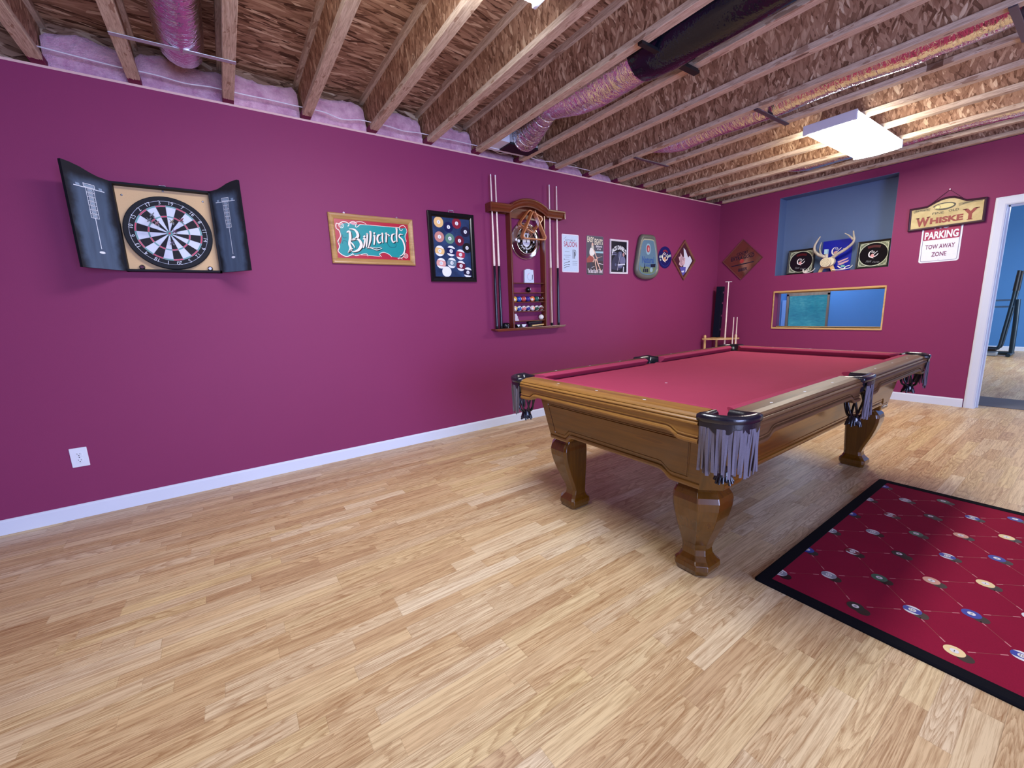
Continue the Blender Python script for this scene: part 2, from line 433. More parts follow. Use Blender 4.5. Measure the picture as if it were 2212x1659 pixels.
M['flange'] = mat_flange('lumber_flange', True); M['flange2'] = mat_flange('lumber_upper_flange', False)
g = NG('orange_peel_diffuser'); M['lens'] = g.fin((.95, .95, .95), .4, emis=(.93, .97, 1.0), est=LAMP)
M['lens'].node_tree.nodes['Principled BSDF'].inputs['Base Color'].default_value = (.9, .92, .95, 1)

# ------------------------------------------------------------------ the setting
Hh, YF, XR, YB = 2.655, 6.395, 7.4, -5.6       # wall top, far wall, right wall, wall behind the camera
YN = 13.3                                       # far wall of the next room
b = MB(); b.box(-3.2, XR + .2, YB - .2, YN + .3, -.1, 0); struct(b.build('floor', M['floor']))
b = MB(); b.box(-3.2, XR + .2, YB - .2, YN + .3, 2.957, 2.975); struct(b.build('ceiling', M['deck']))
b = MB(); b.box(-.12, 0, YB, YF + .2, 0, 2.643); struct(b.build('wall_left', M['maroon']))
b = MB(); b.box(-.12, .0005, YB, YF, 2.643, 2.656); struct(b.build('trim_1', ink('dcb8b4')))
b = MB(); b.box(-.2, -.165, YB, YF + .2, 2.6, 2.957); struct(b.build('trim_2', M['rim']))
# far wall with niche, interior window and doorway
NX0, NX1, NZ0, NZ1 = .825, 2.035, 1.54, 2.56
WX0, WX1, WZ0, WZ1 = .845, 2.032, .832, 1.306
DX0, DX1, DZ = 2.868, 3.72, 2.035
b = MB(); y0, y1 = YF, YF + .19
for x0, x1, z0, z1 in ((0, NX0, 0, Hh), (NX0, NX1, NZ1, Hh), (NX0, NX1, WZ1, NZ0), (NX0, WX0, WZ0, WZ1), (WX1, NX1, WZ0, WZ1), (NX0, NX1, 0, WZ0),
                       (NX1, DX0 - .01, 0, Hh), (DX0 - .01, DX1 + .01, DZ + .01, Hh), (DX1 + .01, XR, 0, Hh)):
    b.box(x0, x1, y0, y1, z0, z1)
struct(b.build('wall_far', M['maroon']))
b = MB(); t = .004
b.box(NX0, NX1, y1, y1 + .03, NZ0 - .1, NZ1 + .02); b.box(NX0, NX0 + t, y0 + .004, y1, NZ0, NZ1); b.box(NX1 - t, NX1, y0 + .004, y1, NZ0, NZ1)
b.box(NX0, NX1, y0 + .004, y1, NZ1 - t, NZ1)
struct(b.build('wall_niche', M['niche']))
b = MB()
b.box(-3.0, NX0, y1, y1 + .02, 0, 2.957); b.box(NX0, NX1, y1 + .03, y1 + .05, NZ0 - .1, 2.957); b.box(NX0, WX0, y1, y1 + .02, 0, NZ0 - .1)
b.box(WX1, NX1, y1, y1 + .02, 0, NZ0 - .1); b.box(WX0, WX1, y1, y1 + .02, 0, WZ0); b.box(WX0, WX1, y1, y1 + .02, WZ1, NZ0 - .1)
b.box(NX1, DX0 - .01, y1, y1 + .02, 0, 2.957); b.box(DX0 - .01, DX1 + .01, y1, y1 + .02, DZ + .01, 2.957); b.box(DX1 + .01, XR, y1, y1 + .02, 0, 2.957)
struct(b.build('wall_near', M['blue']))
# walls out of the frame: right wall and the wall behind the camera, each with a glazed opening
b = MB()
for ya, yb, z0, z1 in ((YB, -.8, 0, 2.957), (2.0, YF + .2, 0, 2.957), (-.8, 2.0, 0, .1), (-.8, 2.0, 2.15, 2.957)): b.box(XR, XR + .12, ya, yb, z0, z1)
struct(b.build('wall_right', M['maroon']))
b = MB()
for x0, x1, z0, z1 in ((-.2, 1.2, 0, 2.957), (4.0, XR, 0, 2.957), (1.2, 4.0, 0, .1), (1.2, 4.0, 2.15, 2.957)): b.box(x0, x1, YB - .12, YB, z0, z1)
struct(b.build('wall_back', M['maroon']))
b = MB(); b.box(-3.0, -2.9, y1, YN, 0, 2.957); struct(b.build('wall_beyond_left', M['blue']))
b = MB(); b.box(XR - .1, XR, y1 + .02, 9, 0, 2.957); b.box(XR - .1, XR, 12, YN, 0, 2.957); b.box(XR - .1, XR, 9, 12, 0, .6); b.box(XR - .1, XR, 9, 12, 2.1, 2.957); struct(b.build('wall_beyond_right', M['blue']))  # unseen side wall; its opening is added to let the fill lamp in
GX0, GX1, GZ0, GZ1 = -1.74, -.82, .35, 1.31
b = MB()
for x0, x1, z0, z1 in ((-3.0, GX0, 0, 2.957), (GX1, XR, 0, 2.957), (GX0, GX1, 0, GZ0), (GX0, GX1, GZ1, 2.957)): b.box(x0, x1, YN, YN + .12, z0, z1)
struct(b.build('wall_beyond_far', M['blue']))
# baseboards
def baseboard(name, x0, x1, y0, y1, horiz):
    b = MB()
    if horiz: prof = [(0, 0), (-.013, 0), (-.013, .078), (-.009, .086), (-.004, .091), (0, .091)]; b.loft([[(x, y0 + p, z) for p, z in prof] for x in (x0, x1)])
    else: prof = [(0, 0), (.013, 0), (.013, .078), (.009, .086), (.004, .091), (0, .091)]; b.loft([[(x0 + p, y, z) for p, z in prof] for y in (y0, y1)])
    return struct(b.build(name, M['white'], auto='recalc'))
baseboard('baseboard_left', 0, 0, YB, YF, False)
baseboard('baseboard_far', .013, DX0 - .085, YF, YF, True)
baseboard('baseboard_beyond', -2.9, XR - .1, YN, YN, True)
# doorway: casing both sides of the opening and the jamb lining
d = empty('door_1', (0, YF, 0)); struct(d)
b = MB(); cw = .078
prof = [(0, 0), (0, -.010), (.012, -.016), (cw - .02, -.018), (cw - .006, -.013), (cw, -.008), (cw, 0)]
def casing(b, pts, out):
    pass
b.loft([[(DX0 - p, q, z) for p, q in prof] for z in (0, DZ + 0)] ); b.loft([[(DX1 + p, q, z) for p, q in prof] for z in (0, DZ)])
b.loft([[(DX0 - p, q, DZ + 0) for p, q in prof], [(DX0 - p, q, DZ + p) for p, q in prof]])
b.loft([[(DX0 - p, q, DZ + p) for p, q in prof], [(DX1 + p, q, DZ + p) for p, q in prof]])
b.loft([[(DX1 + p, q, DZ) for p, q in prof], [(DX1 + p, q, DZ + p) for p, q in prof]])
b.build('door_casing', M['white'], d, auto='recalc')
b = MB(); b.box(DX0 - .01, DX0 + .004, 0, .215, 0, DZ + .01); b.box(DX1 - .004, DX1 + .01, 0, .215, 0, DZ + .01); b.box(DX0, DX1, 0, .215, DZ, DZ + .01)
b.box(DX0 + .004, DX0 + .016, .075, .115, 0, DZ); b.box(DX1 - .016, DX1 - .004, .075, .115, 0, DZ); b.box(DX0, DX1, .075, .115, DZ - .012, DZ)
b.build('door_jamb', M['white'], d)
# interior window
w = empty('window_1', (0, YF, 0)); struct(w)
b = MB(); f = .014
b.box(WX0 - f, WX0, -.012, .195, WZ0 - .022, WZ1 + .022); b.box(WX1, WX1 + f, -.012, .195, WZ0 - .022, WZ1 + .022)
b.box(WX0, WX1, -.012, .195, WZ0 - .022, WZ0); b.box(WX0, WX1, -.012, .195, WZ1, WZ1 + .022)
b.box(WX0, WX1, .10, .12, WZ0, WZ0 + .012); b.box(WX0, WX1, .10, .12, WZ1 - .012, WZ1)
b.build('window_frame', M['tanwood'], w, bevel=.003)
b = MB(); b.box(WX0, WX1, .108, .112, WZ0 + .012, WZ1 - .012); b.build('window_pane', mat_glass('window_glass', (.86, .93, 1.0)), w)
# glazed opening of the next room, seen through the interior window
w = empty('window_2', (0, YN, 0)); struct(w)
b = MB(); f = .05
b.box(GX0 - f, GX0, -.03, .1, GZ0, GZ1 + f); b.box(GX1, GX1 + f, -.03, .1, GZ0, GZ1 + f); b.box(GX0 - f, GX1 + f, -.03, .1, GZ1, GZ1 + .09); b.box(GX0 - f, GX1 + f, -.03, .1, GZ0 - f, GZ0)
b.build('window_frame', mat_wood('grey_tan_wood', hexc('6c5a50'), hexc('94806e'), 2, .6), w)
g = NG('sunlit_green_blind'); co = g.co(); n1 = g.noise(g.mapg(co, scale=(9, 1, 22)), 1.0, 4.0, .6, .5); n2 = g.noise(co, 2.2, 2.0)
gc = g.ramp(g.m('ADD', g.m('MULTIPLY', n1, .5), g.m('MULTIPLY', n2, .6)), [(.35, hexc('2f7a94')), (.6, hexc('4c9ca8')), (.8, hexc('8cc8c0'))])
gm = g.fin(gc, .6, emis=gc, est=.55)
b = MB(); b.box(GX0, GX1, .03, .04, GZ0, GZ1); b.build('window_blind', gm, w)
b = MB(); b.box(GX0, GX1, .0, .005, GZ0, GZ1); b.build('window_pane', mat_glass('blue_green_glass', (.9, 1, 1)), w)
b = MB(); b.box(-1.9, -1.8, YN - .03, YN, .09, 1.2); struct(b.build('trim_3', ink('7ea4e0')))

# ------------------------------------------------------------------ ceiling: joists, batts, ducts, cable, lights
JY = [-.67, -.263, .212, .69, 1.177, 1.66, 2.14, 2.627, 3.095, 3.59, 4.065, 4.535, 5.0, 5.515, 5.93, 6.357]
JW = .0315
where = ['cut off at the far left edge of the picture', 'passing over the left door of the dartboard cabinet', 'between the purple duct and the billiards sign',
 'meeting the wall left of the billiards sign', 'meeting the wall above the billiards sign', 'meeting the wall above the framed pool ball poster', 'running along the near side of the black wrapped duct',
 'on the far side of the black wrapped duct', 'second beyond the black wrapped duct', 'running along the near side of the long strapped foil duct',
 'running along the far side of the long strapped foil duct', 'crossing above the near end of the lit far ceiling light', 'crossing above the middle of the lit far ceiling light',
 'running along the near side of the last foil duct', 'running along the far side of the last foil duct', 'pressed against the top of the far wall']
def joist(y, txt, src):
    lab = 'engineered wood ceiling joist ' + txt
    if src: return dup(src, (0, y, Hh + .002), lab)
    j = thing('ceiling_joist', lab, 'joist', (0, y, Hh + .002), group='engineered wood joists of the open ceiling')
    X0, X1 = -.16, XR
    b = MB(); b.box(X0, X1, -JW, JW, 0, .038); b.build('bottom_flange', M['flange'], j, bevel=.002, seg=1)
    b = MB(); b.box(X0, X1, -JW, JW, .262, .30); b.build('top_flange', M['flange2'], j)
    b = MB(); b.box(X0, X1, -.0055, .0055, .038, .262); b.build('web', M['web'], j)
    return j
src = None
for y, txt in zip(JY, where):
    j = joist(y, txt, src); src = src or j

def batt(y0, y1, label, h=.20):
    b = MB(); nx, ny, nz = 3, 14, 8; rng = random.Random(int((y0 + 3) * 100))
    ht = [h + rng.uniform(-.005, .005) + .012 * math.sin(k * .55 + y0 * 3) for k in range(ny + 1)]
    rings = []
    for k in range(ny + 1):
        y = y0 + (y1 - y0) * k / ny; e = .012 if k in (0, ny) else 0
        fx = [-.03 + rng.uniform(-.007, .007) for _ in range(nz + 1)]
        r = [(-.162, y, 2.658)] + [(fx[i] - .045 * (i / nz) ** 2 - e, y, 2.658 + (ht[k] - e) * i / nz) for i in range(nz + 1)] + [(-.162, y, 2.658 + ht[k] - e)]
        rings.append(r)
    b.loft(rings, smooth=True)
    return tag(b.build('insulation_batt', M['insul'], auto='recalc'), label, 'insulation', 'pink insulation batts on the wall top')
wb = ['in the corner of the ceiling left of the dartboard cabinet', 'behind the hanging purple duct end', 'between the dartboard and the billiards sign', 'above the left end of the billiards sign',
      'above the right end of the billiards sign', 'above the pool ball poster, next to the white duct boot', 'below the black duct boot', 'above the middle of the cue rack', 'between cue rack and saloon sign', 'above the saloon sign']
for k in range(10):
    batt(JY[k] + .012, JY[k + 1] - (.012 if k in (1, 5, 6) else .03), 'pink insulation batt ' + wb[k], .212 if k < 6 else .10)

# purple-grey foil duct between two near joists, turning up into the deck near the wall
yc = (JY[1] + JY[2]) / 2 + .022
path = bez([(.26, yc, 2.955), (.24, yc, 2.86), (.34, yc, 2.785), (.6, yc, 2.762), (1.2, yc, 2.77), (2.5, yc, 2.79), (4.0, yc, 2.79), (XR - .02, yc, 2.79)], 8)
b = MB(); b.tube(path, [.095 if i < 8 else .112 for i in range(len(path))], 20)
tag(b.build('flexible_duct', M['foil']), 'purple-sheened foil duct hanging over the dartboard cabinet at top left', 'duct', 'foil wrapped ducts between the ceiling joists')
b = MB(); b.loft([[(.525 + t, -.295, 2.6535), (.56 + t, -.295, 2.6535), (.56 + t, -.295, 2.6555), (.525 + t, -.295, 2.6555)] if False else [(x, -.295, z) for x, z in ((.522, 2.652), (.552, 2.652), (.552, 2.6555), (.522, 2.6555))],
                 [(x, .245, z) for x, z in ((.542, 2.652), (.572, 2.652), (.572, 2.6555), (.542, 2.6555))]])
tag(b.build('duct_strap', M['galv'], auto='recalc'), 'pale metal strip holding up the purple duct over the dartboard', 'strap')

# black wrapped duct with a bare foil end running to the register boot
t = thing('supply_duct', 'long duct in black plastic with bare silver end above the cue rack', 'duct', (0, 0, 0))
yd = 2.385
b = MB(); p = bez([(1.70, yd, 2.775), (2.2, yd, 2.77), (3.0, yd, 2.78), (4.5, yd, 2.80), (XR - .02, yd, 2.80)], 8)
b.tube(p, [.178 if i > 2 else .165 + .006 * i for i in range(len(p))], 28, jit=.03); b.build('black_wrap', M['poly'], t)
b = MB(); p = bez([(.90, yd - .10, 2.74), (1.05, yd - .09, 2.735), (1.2, yd - .05, 2.74), (1.45, yd - .01, 2.76), (1.74, yd, 2.775)], 7)
b.tube(p, [.078 + .075 * min(1, i / 18) ** .8 for i in range(len(p))], 24, jit=.02); b.build('foil_sleeve', M['foil'], t)
b = MB(); p = [(.36 + .56 * k / 44, yd + .05 - .145 * (k / 44) ** 1.2, 2.735 + .004 * math.sin(k)) for k in range(45)]
b.tube(p, [(.125 - .055 * (k / 44)) * (1 + .05 * (k % 3 - 1)) for k in range(45)], 24); b.build('corrugated_foil', M['foilc'], t)
b = MB(); b.tube([(.92, yd - .105, 2.735), (.95, yd - .10, 2.735), (1.0, yd - .095, 2.735), (1.05, yd - .09, 2.735)], [.085, .095, .094, .088], 10, smooth=False, jit=.14); b.build('foil_tape', ink('dce4f2', .25, .6), t)
b = MB(); b.box(1.885, 1.915, JY[6] - .03, JY[7] + .03, 2.640, 2.656); b.box(1.885, 1.925, JY[7] - .14, JY[7] + .03, 2.626, 2.642); b.build('strap', M['black'], t)
t = thing('register_boot', 'duct boot with dark open underside at the wall top left of the cue rack', 'duct boot', (0, 0, 0))
b = MB(); b.box(.20, .36, 2.285, 2.595, 2.672, 2.86); b.build('boot_body', M['galv'], t)
b = MB(); b.box(.195, .365, 2.28, 2.6, 2.655, 2.673); b.build('boot_opening', M['black'], t)
b = MB(); b.box(.19, .365, JY[6] + .035, 2.279, 2.665, 2.80); b.build('side_plate', M['plate'], t)
b = MB(); b.box(.15, .19, JY[6] + .02, JY[7] - .06, 2.660, 2.668); b.build('lower_strip', M['plate'], t)
def duct(y, r, x0, label, z):
    b = MB(); n = 60
    p = [(x0 + (XR - .05 - x0) * k / n, y, z + .02 * math.cos(k * .8) * .4 + (.06 * (1 - k / 5) if k < 5 else 0)) for k in range(n + 1)]
    b.tube(p, [r * (.35 + .13 * k if k < 5 else 1) * (1 + .02 * math.sin(2.1 * k)) for k in range(n + 1)], 20, jit=.03)
    return tag(b.build('foil_duct', M['foil']), label, 'duct', 'foil wrapped ducts between the ceiling joists')
duct((JY[9] + JY[10]) / 2 + .01, .125, .45, 'long crinkled foil duct held by dark cross straps in the ceiling at right', 2.785)
duct((JY[13] + JY[14]) / 2, .118, .85, 'foil duct behind the lit ceiling light, nearest the far wall', 2.775)
for x, tx in ((.69, 'near the left wall, above the round wall signs'), (1.835, 'in the middle of the ceiling'), (3.1, 'at the upper right edge of the picture')):
    b = MB(); b.box(x - .016, x + .016, JY[9] - .03, JY[10] + .03, 2.648, 2.656)
    tag(b.build('duct_strap', ink('6c6670', .4, .6)), 'dark strap under the long foil duct ' + tx, 'strap', 'straps under the long foil duct')

# white electrical cable threaded through the joists
pts = [(.05, -.72, 2.73)]
for k in range(1, 10):
    pts += [(.045, JY[k] - .10, 2.715), (.05, JY[k], 2.713)] + ([(.055, JY[k] + .12, 2.71), (.05, JY[k] + .25, 2.69 + .012 * (k % 3))] if k < 9 else [])
b = MB(); b.tube(bez(pts, 6), .0042, 6); tag(b.build('electrical_cable', M['cable']), 'thin white electrical cable threaded through the joists along the wall top', 'cable')

# ceiling lights
def light(loc, label, src=None):
    if src:
        r = dup(src, loc, label)
        for c in r.children:
            if c.name.startswith('diffuser'): c.material_slots[0].link = 'OBJECT'; c.material_slots[0].material = M['lens_cool']
        return r
    t = thing('ceiling_light', label, 'ceiling light', loc, group='fluorescent wrap lights under the joists')
    b = MB(); hx, hy = .186, .61
    b.box(-hx + .01, hx - .01, -hy + .02, hy - .02, -.02, 0); b.build('housing', M['white'], t)
    b = MB(); b.prism([(-hx, -.075), (hx, -.075), (hx, 0), (-hx, 0)], -hy, -hy + .022, fn=lambda x, z, y: (x, y, z)); b.build('end_cap', M['white'], t, bevel=.004)
    b = MB(); b.prism([(-hx, -.075), (hx, -.075), (hx, 0), (-hx, 0)], hy - .022, hy, fn=lambda x, z, y: (x, y, z)); b.build('end_cap', M['white'], t, bevel=.004)
    b = MB(); prof = [(-hx + .004, -.012), (-hx + .004, -.05), (-hx + .03, -.078), (0, -.086), (hx - .03, -.078), (hx - .004, -.05), (hx - .004, -.012)]
    b.loft([[(x, y, z) for x, z in prof] for y in (-hy + .02, hy - .02)], caps=False, closed=False)
    b.build('diffuser', M['lens'], t)
    return t
M['lens_cool'] = M['lens'].copy(); M['lens_cool'].name = 'cool_diffuser'; M['lens'].node_tree.nodes['Principled BSDF'].inputs['Emission Color'].default_value = (1.0, .93, .80, 1)
M['lens_cool'].node_tree.nodes['Principled BSDF'].inputs['Emission Color'].default_value = (.92, .95, 1.0, 1)
L0 = light((2.07, 4.885, Hh), 'glowing white wrap ceiling light near the far wall')
light((2.065, .775, Hh), 'white ceiling light cut off at the top edge of the picture', L0)
light((-.9, 12.3, Hh), 'added unseen ceiling light of the next room, behind the interior window', L0)  # added out of view to brighten the left part of the blue wall
light((3.6, 10.6, Hh), 'added unseen ceiling light of the next room, behind the doorway', L0)  # also added out of view, lifts the dark room past the doorway


# ------------------------------------------------------------------ pool table
TB = thing('pool_table', 'oak pool table with red cloth and leather fringed pockets', 'pool table', (2.215, 2.67, 0))
HX, HY, ZT = .71, 1.29, .803
CUTC, CUTS = .150, .085                       # rail ends: corner pockets, half width of side pockets
RW = .098                                      # width of the wooden rail cap
BED = .762
def smooth(a, b, x):
    t = max(0, min(1, (x - a) / (b - a))); return t * t * (3 - 2 * t)
def rail_ring(to, zb, ax=None):
    """cross-section of a rail: o = distance outward from the outer face (negative = inward), z"""
    return [(-RW, ZT + .002), (-.045, ZT), (-.022, ZT - .004), (-.012, ZT - .010), (-.009, ZT - .015), (-.012, ZT - .017), (-.006, ZT - .019), (-.001, ZT - .024), (-.001, ZT - .028),
            (-.006, ZT - .030), (-.003, ZT - .032), (.0, ZT - .037), (.0, ZT - .042), (-.007, ZT - .046), (-.010, ZT - .062), (-.010, zb + .030), (-.006, zb + .0285), (-.006, zb + .025), (-.012, zb + .0235),
            (-.012, zb + .019), (-.004, zb + .015), (-.002, zb + .008), (-.006, zb), (-.05, zb), (-RW, BED - .02)]
def rail(n, half0, half1, fn, mat, sights, cush0, cush1):
    """fn(s, o, z) -> local point; s runs along the rail"""
    L = half1 - half0; st = []
    for d in (0, .012, .055, .085, .10, .115, .135, .18): st.append(half0 + d)
    for k in range(1, 6): st.append(half0 + .18 + (L - .36) * k / 6)
    for d in (.18, .135, .115, .10, .085, .055, .012, 0): st.append(half1 - d)
    b = MB(); rings = []
    for s in st:
        d = min(s - half0, half1 - s)
        zb = .686 + .026 * smooth(.075, .13, d) + (.0 if d > .01 else .0)
        rings.append([fn(s, o, z) for o, z in rail_ring(0, zb)])
    b.loft(rings)
    for s in sights:
        q = [(s + .011 * math.cos(a), -.058 + .006 * math.sin(a)) for a in (0, PI / 2, PI, 1.5 * PI)]
        b.face([fn(x, o, ZT + .0012) for x, o in q], 1)
    r = b.build('rail', [mat, M['plate']], TB, auto='recalc')
    # cushion: cloth-covered rubber with a nose, ends cut at an angle towards the pockets
    c = MB(); prof = [(-RW, ZT + .0025), (-RW - .012, ZT + .003), (-RW - .040, ZT - .002), (-RW - .050, ZT - .008), (-RW - .050, ZT - .012), (-RW - .022, BED + .001), (-RW, BED + .001)]
    def end(s0, sg, ang): return [fn(s0 + sg * ang * (-(o + RW)), o, z) for o, z in prof]
    c.loft([end(half0 + cush0[0], 1, cush0[1]), end(half1 - cush1[0], -1, cush1[1])])
    c.build('cushion', M['felt'], r, auto='recalc')
    return r
SX = lambda sg: (lambda s, o, z: (sg * (HX + o), s, z))
SY = lambda sg: (lambda s, o, z: (s, sg * (HY + o), z))
cc, cs = (.0, 1.0), (.0, .35)
for sg in (-1, 1):
    rail('end', -HX + CUTC, HX - CUTC, SY(sg), M['railx'], (-.28, 0, .28), cc, cc)
    rail('side', -HY + CUTC, -CUTS, SX(sg), M['raily'], (-.93, -.62, -.31), cc, cs)
    rail('side', CUTS, HY - CUTC, SX(sg), M['raily'], (.31, .62, .93), cs, cc)
SPOT = (-.025, -.645)
# bed
b = MB(); bx, by = HX - RW + .0, HY - RW + .0
q = .105; sq = .065
poly = [(-bx + q, -by), (bx - q, -by), (bx, -by + q), (bx, -sq), (bx - .03, 0), (bx, sq), (bx, by - q), (bx - q, by), (-bx + q, by), (-bx, by - q), (-bx, sq), (-bx + .03, 0), (-bx, -sq), (-bx, -by + q)]
b.prism(poly, BED - .03, BED); b.build('cloth_bed', M['felt'], TB)
b = MB(); b.prism([(x * .985, y * .985) for x, y in poly], .70, BED - .03); b.build('slate_frame', M['black'], TB)
for x, y in (SPOT,):
    b = MB(); b.disc(x, y, BED + .0006, .008, 0, 10); b.build('spot', M['plate'], TB)
# tapered apron panels, corner posts
OX, OY = .015, -.015
AX, AY = .541, 1.125
CH = .068
ZA0 = .706
def aout(z): return (z - .44) * .17
def apron_z(d, zm): return .437 + (zm - .437) * smooth(.13, .19, d)
def apron(nm, half, fn, mat, zm):
    """fn(s, o, z): s along, o outward from the bottom plane"""
    b = MB(); st = [-half] + [-half + d for d in (.06, .12, .135, .15, .165, .18, .2, .26)] + [(-half + .26) + (2 * half - .52) * k / 6 for k in range(1, 6)]
    st = sorted(st + [-x for x in st if x < -half * .3])
    st = sorted(set(round(x, 5) for x in st)); rings = []
    for s in st:
        d = half - abs(s); zb = apron_z(d, zm); k = s / half
        ring = []
        for z, o in ((ZA0, 0), (zb + .033, 0), (zb + .030, -.004), (zb + .026, -.004), (zb + .022, .002), (zb + .012, .004), (zb + .003, .002), (zb, -.004), (zb, -.035), (ZA0, -.035)):
            ring.append(fn(k * (half + aout(z)), o + aout(z), z))
        rings.append(ring)
    b.loft(rings)
    # raised panel following the curved lower edge
    inset = .055; pts = []
    sb = [s for s in st if half - abs(s) >= inset]; sb = [-half + inset] + sb + [half - inset]; sb = sorted(set(round(x, 5) for x in sb))
    bot = [(s, apron_z(half - abs(s), zm) + .048) for s in sb]
    poly = bot + [(half - inset, .655), (-half + inset, .655)]
    cx = 0; cz = .57
    def P(s, z, h, sh): 
        s2 = s * (1 - sh / half); z2 = z + (sh if z < .6 else -sh)
        return fn(s2 / half * (half + aout(z2)), aout(z2) + h, z2)
    r0 = [P(s, z, 0, -.004) for s, z in poly]; r1 = [P(s, z, -.004, 0) for s, z in poly]; r2 = [P(s, z, .004, .006) for s, z in poly]
    r0b = [P(s, z, .0025, -.003) for s, z in poly]
    b.loft([r0, r0b, r1, r2], caps=False); n = len(sb)
    # fill the panel as strips
    for i in range(n - 1):
        a, c = poly[i], poly[i + 1]
        b.face([P(a[0], a[1], .004, .006), P(c[0], c[1], .004, .006), P(c[0], .655, .004, .006), P(a[0], .655, .004, .006)])
    return b.build('apron', mat, TB, auto='recalc')
for sg in (-1, 1):
    apron('end', AX - CH, lambda s, o, z, sg=sg: (OX + s, OY + sg * (AY + o), z), M['oak'], .474)
    apron('side', AY - CH, lambda s, o, z, sg=sg: (OX + sg * (AX + o), OY + s, z), M['oaky'], .482)
for sx in (-1, 1):
    for sy in (-1, 1):
        b = MB(); rings = []
        for z in (.437, ZA0):
            t = aout(z); hx = (AX - CH) * (1 + t / (AX - CH)); hy = (AY - CH) * (1 + t / (AY - CH))
            rings.append([(OX + sx * (hx - .0), OY + sy * (AY + t), z), (OX + sx * (AX + t), OY + sy * (hy - .0), z), (OX + sx * (AX + t - .04), OY + sy * (hy - .03), z), (OX + sx * (hx - .03), OY + sy * (AY + t - .04), z)])
        b.loft(rings); b.build('corner_post', M['oakz'], TB, auto='recalc')
# legs: swelling outward at the knee, narrow ankle, flared foot; chamfered outer corner
def leg(sx, sy):
    b = MB(); rings = []; th = .007
    for z, i, o, ch in ((0, .058, .062, .03), (.006, .066, .070, .032), (.030, .072, .077, .036), (.052, .070, .074, .036), (.066, .058, .060, .032), (.085, .050, .046, .03), (.110, .048, .040, .03),
                        (.140, .049, .047, .032), (.18, .050, .063, .036), (.23, .052, .084, .044), (.29, .054, .104, .052), (.34, .055, .116, .057), (.375, .055, .119, .059), (.398, .053, .114, .057), (.42, .05, .097, .05), (.45, .05, .08, .045)):
        c2 = .014; k_ = min(1, z / .12) * th; i += k_; o += k_; ch *= 1.04
        ring = [(-i + c2, -i), (o - c2, -i), (o, -i + c2), (o, o - ch), (o - ch, o), (-i + c2, o), (-i, o - c2), (-i, -i + c2)]
        rings.append([(OX + sx * (.41 + x), OY + sy * (1.005 + y), z) for x, y in ring])
    b.loft(rings); return b.build('leg', M['oakz'], TB, bevel=.0025, seg=2, auto='recalc')
for sx in (-1, 1):
    for sy in (-1, 1): leg(sx, sy)
# pockets: leather collar > suede fringe, net with tassel
def fringe_geo(path, ztop, zbot, nst, rng):
    b = MB(); P = [Vector((x, y, 0)) for x, y in path]
    cum = [0]
    for i in range(1, len(P)): cum.append(cum[-1] + (P[i] - P[i - 1]).length)
    def at(t):
        t *= cum[-1]
        for i in range(1, len(P)):
            if cum[i] >= t - 1e-9:
                k = (t - cum[i - 1]) / max(1e-9, cum[i] - cum[i - 1]); return P[i - 1].lerp(P[i], k), (P[i] - P[i - 1]).normalized()
        return P[-1], (P[-1] - P[-2]).normalized()
    # backing valance with scallops
    n = 60; vs = []
    for k in range(n + 1):
        p, t = at(k / n); nrm = Vector((t.y, -t.x, 0))
        sc_ = abs(math.sin(k / n * PI * max(3, nst // 4)))
        zz = ztop - .020 - .018 * sc_
        vs.append([(p.x, p.y, ztop), tuple(p + nrm * .004 + Vector((0, 0, ztop - .01))), tuple(p + nrm * .005 + Vector((0, 0, zz))), tuple(p + nrm * .001 + Vector((0, 0, zz)))])
    b.loft(vs, 1, caps=True, closed=True)
    for k in range(nst):
        u = (k + .5) / nst
        p, t = at(u); nrm = Vector((t.y, -t.x, 0)); w = cum[-1] / nst * 1.12
        tw = rng.uniform(-.5, .5); zb = zbot + rng.uniform(-.012, .012); dx = rng.uniform(-.006, .006); rings = []
        for q in range(7):
            f_ = q / 6; z = ztop - .02 + (zb - ztop + .02) * f_; a = tw * f_ + .25 * math.sin(k * 2.3 + f_ * 3)
            c = p + t * (dx * f_) + nrm * (.002 + .006 * f_ * (k % 2) + .003 * math.sin(k + 4 * f_))
            e = t * (w / 2 * math.cos(a)) + nrm * (w / 2 * math.sin(a)); h = nrm * .0012
            rings.append([tuple(c - e - h + Vector((0, 0, z))), tuple(c + e - h + Vector((0, 0, z))), tuple(c + e + h + Vector((0, 0, z))), tuple(c - e + h + Vector((0, 0, z)))])
        b.loft(rings)
    return b
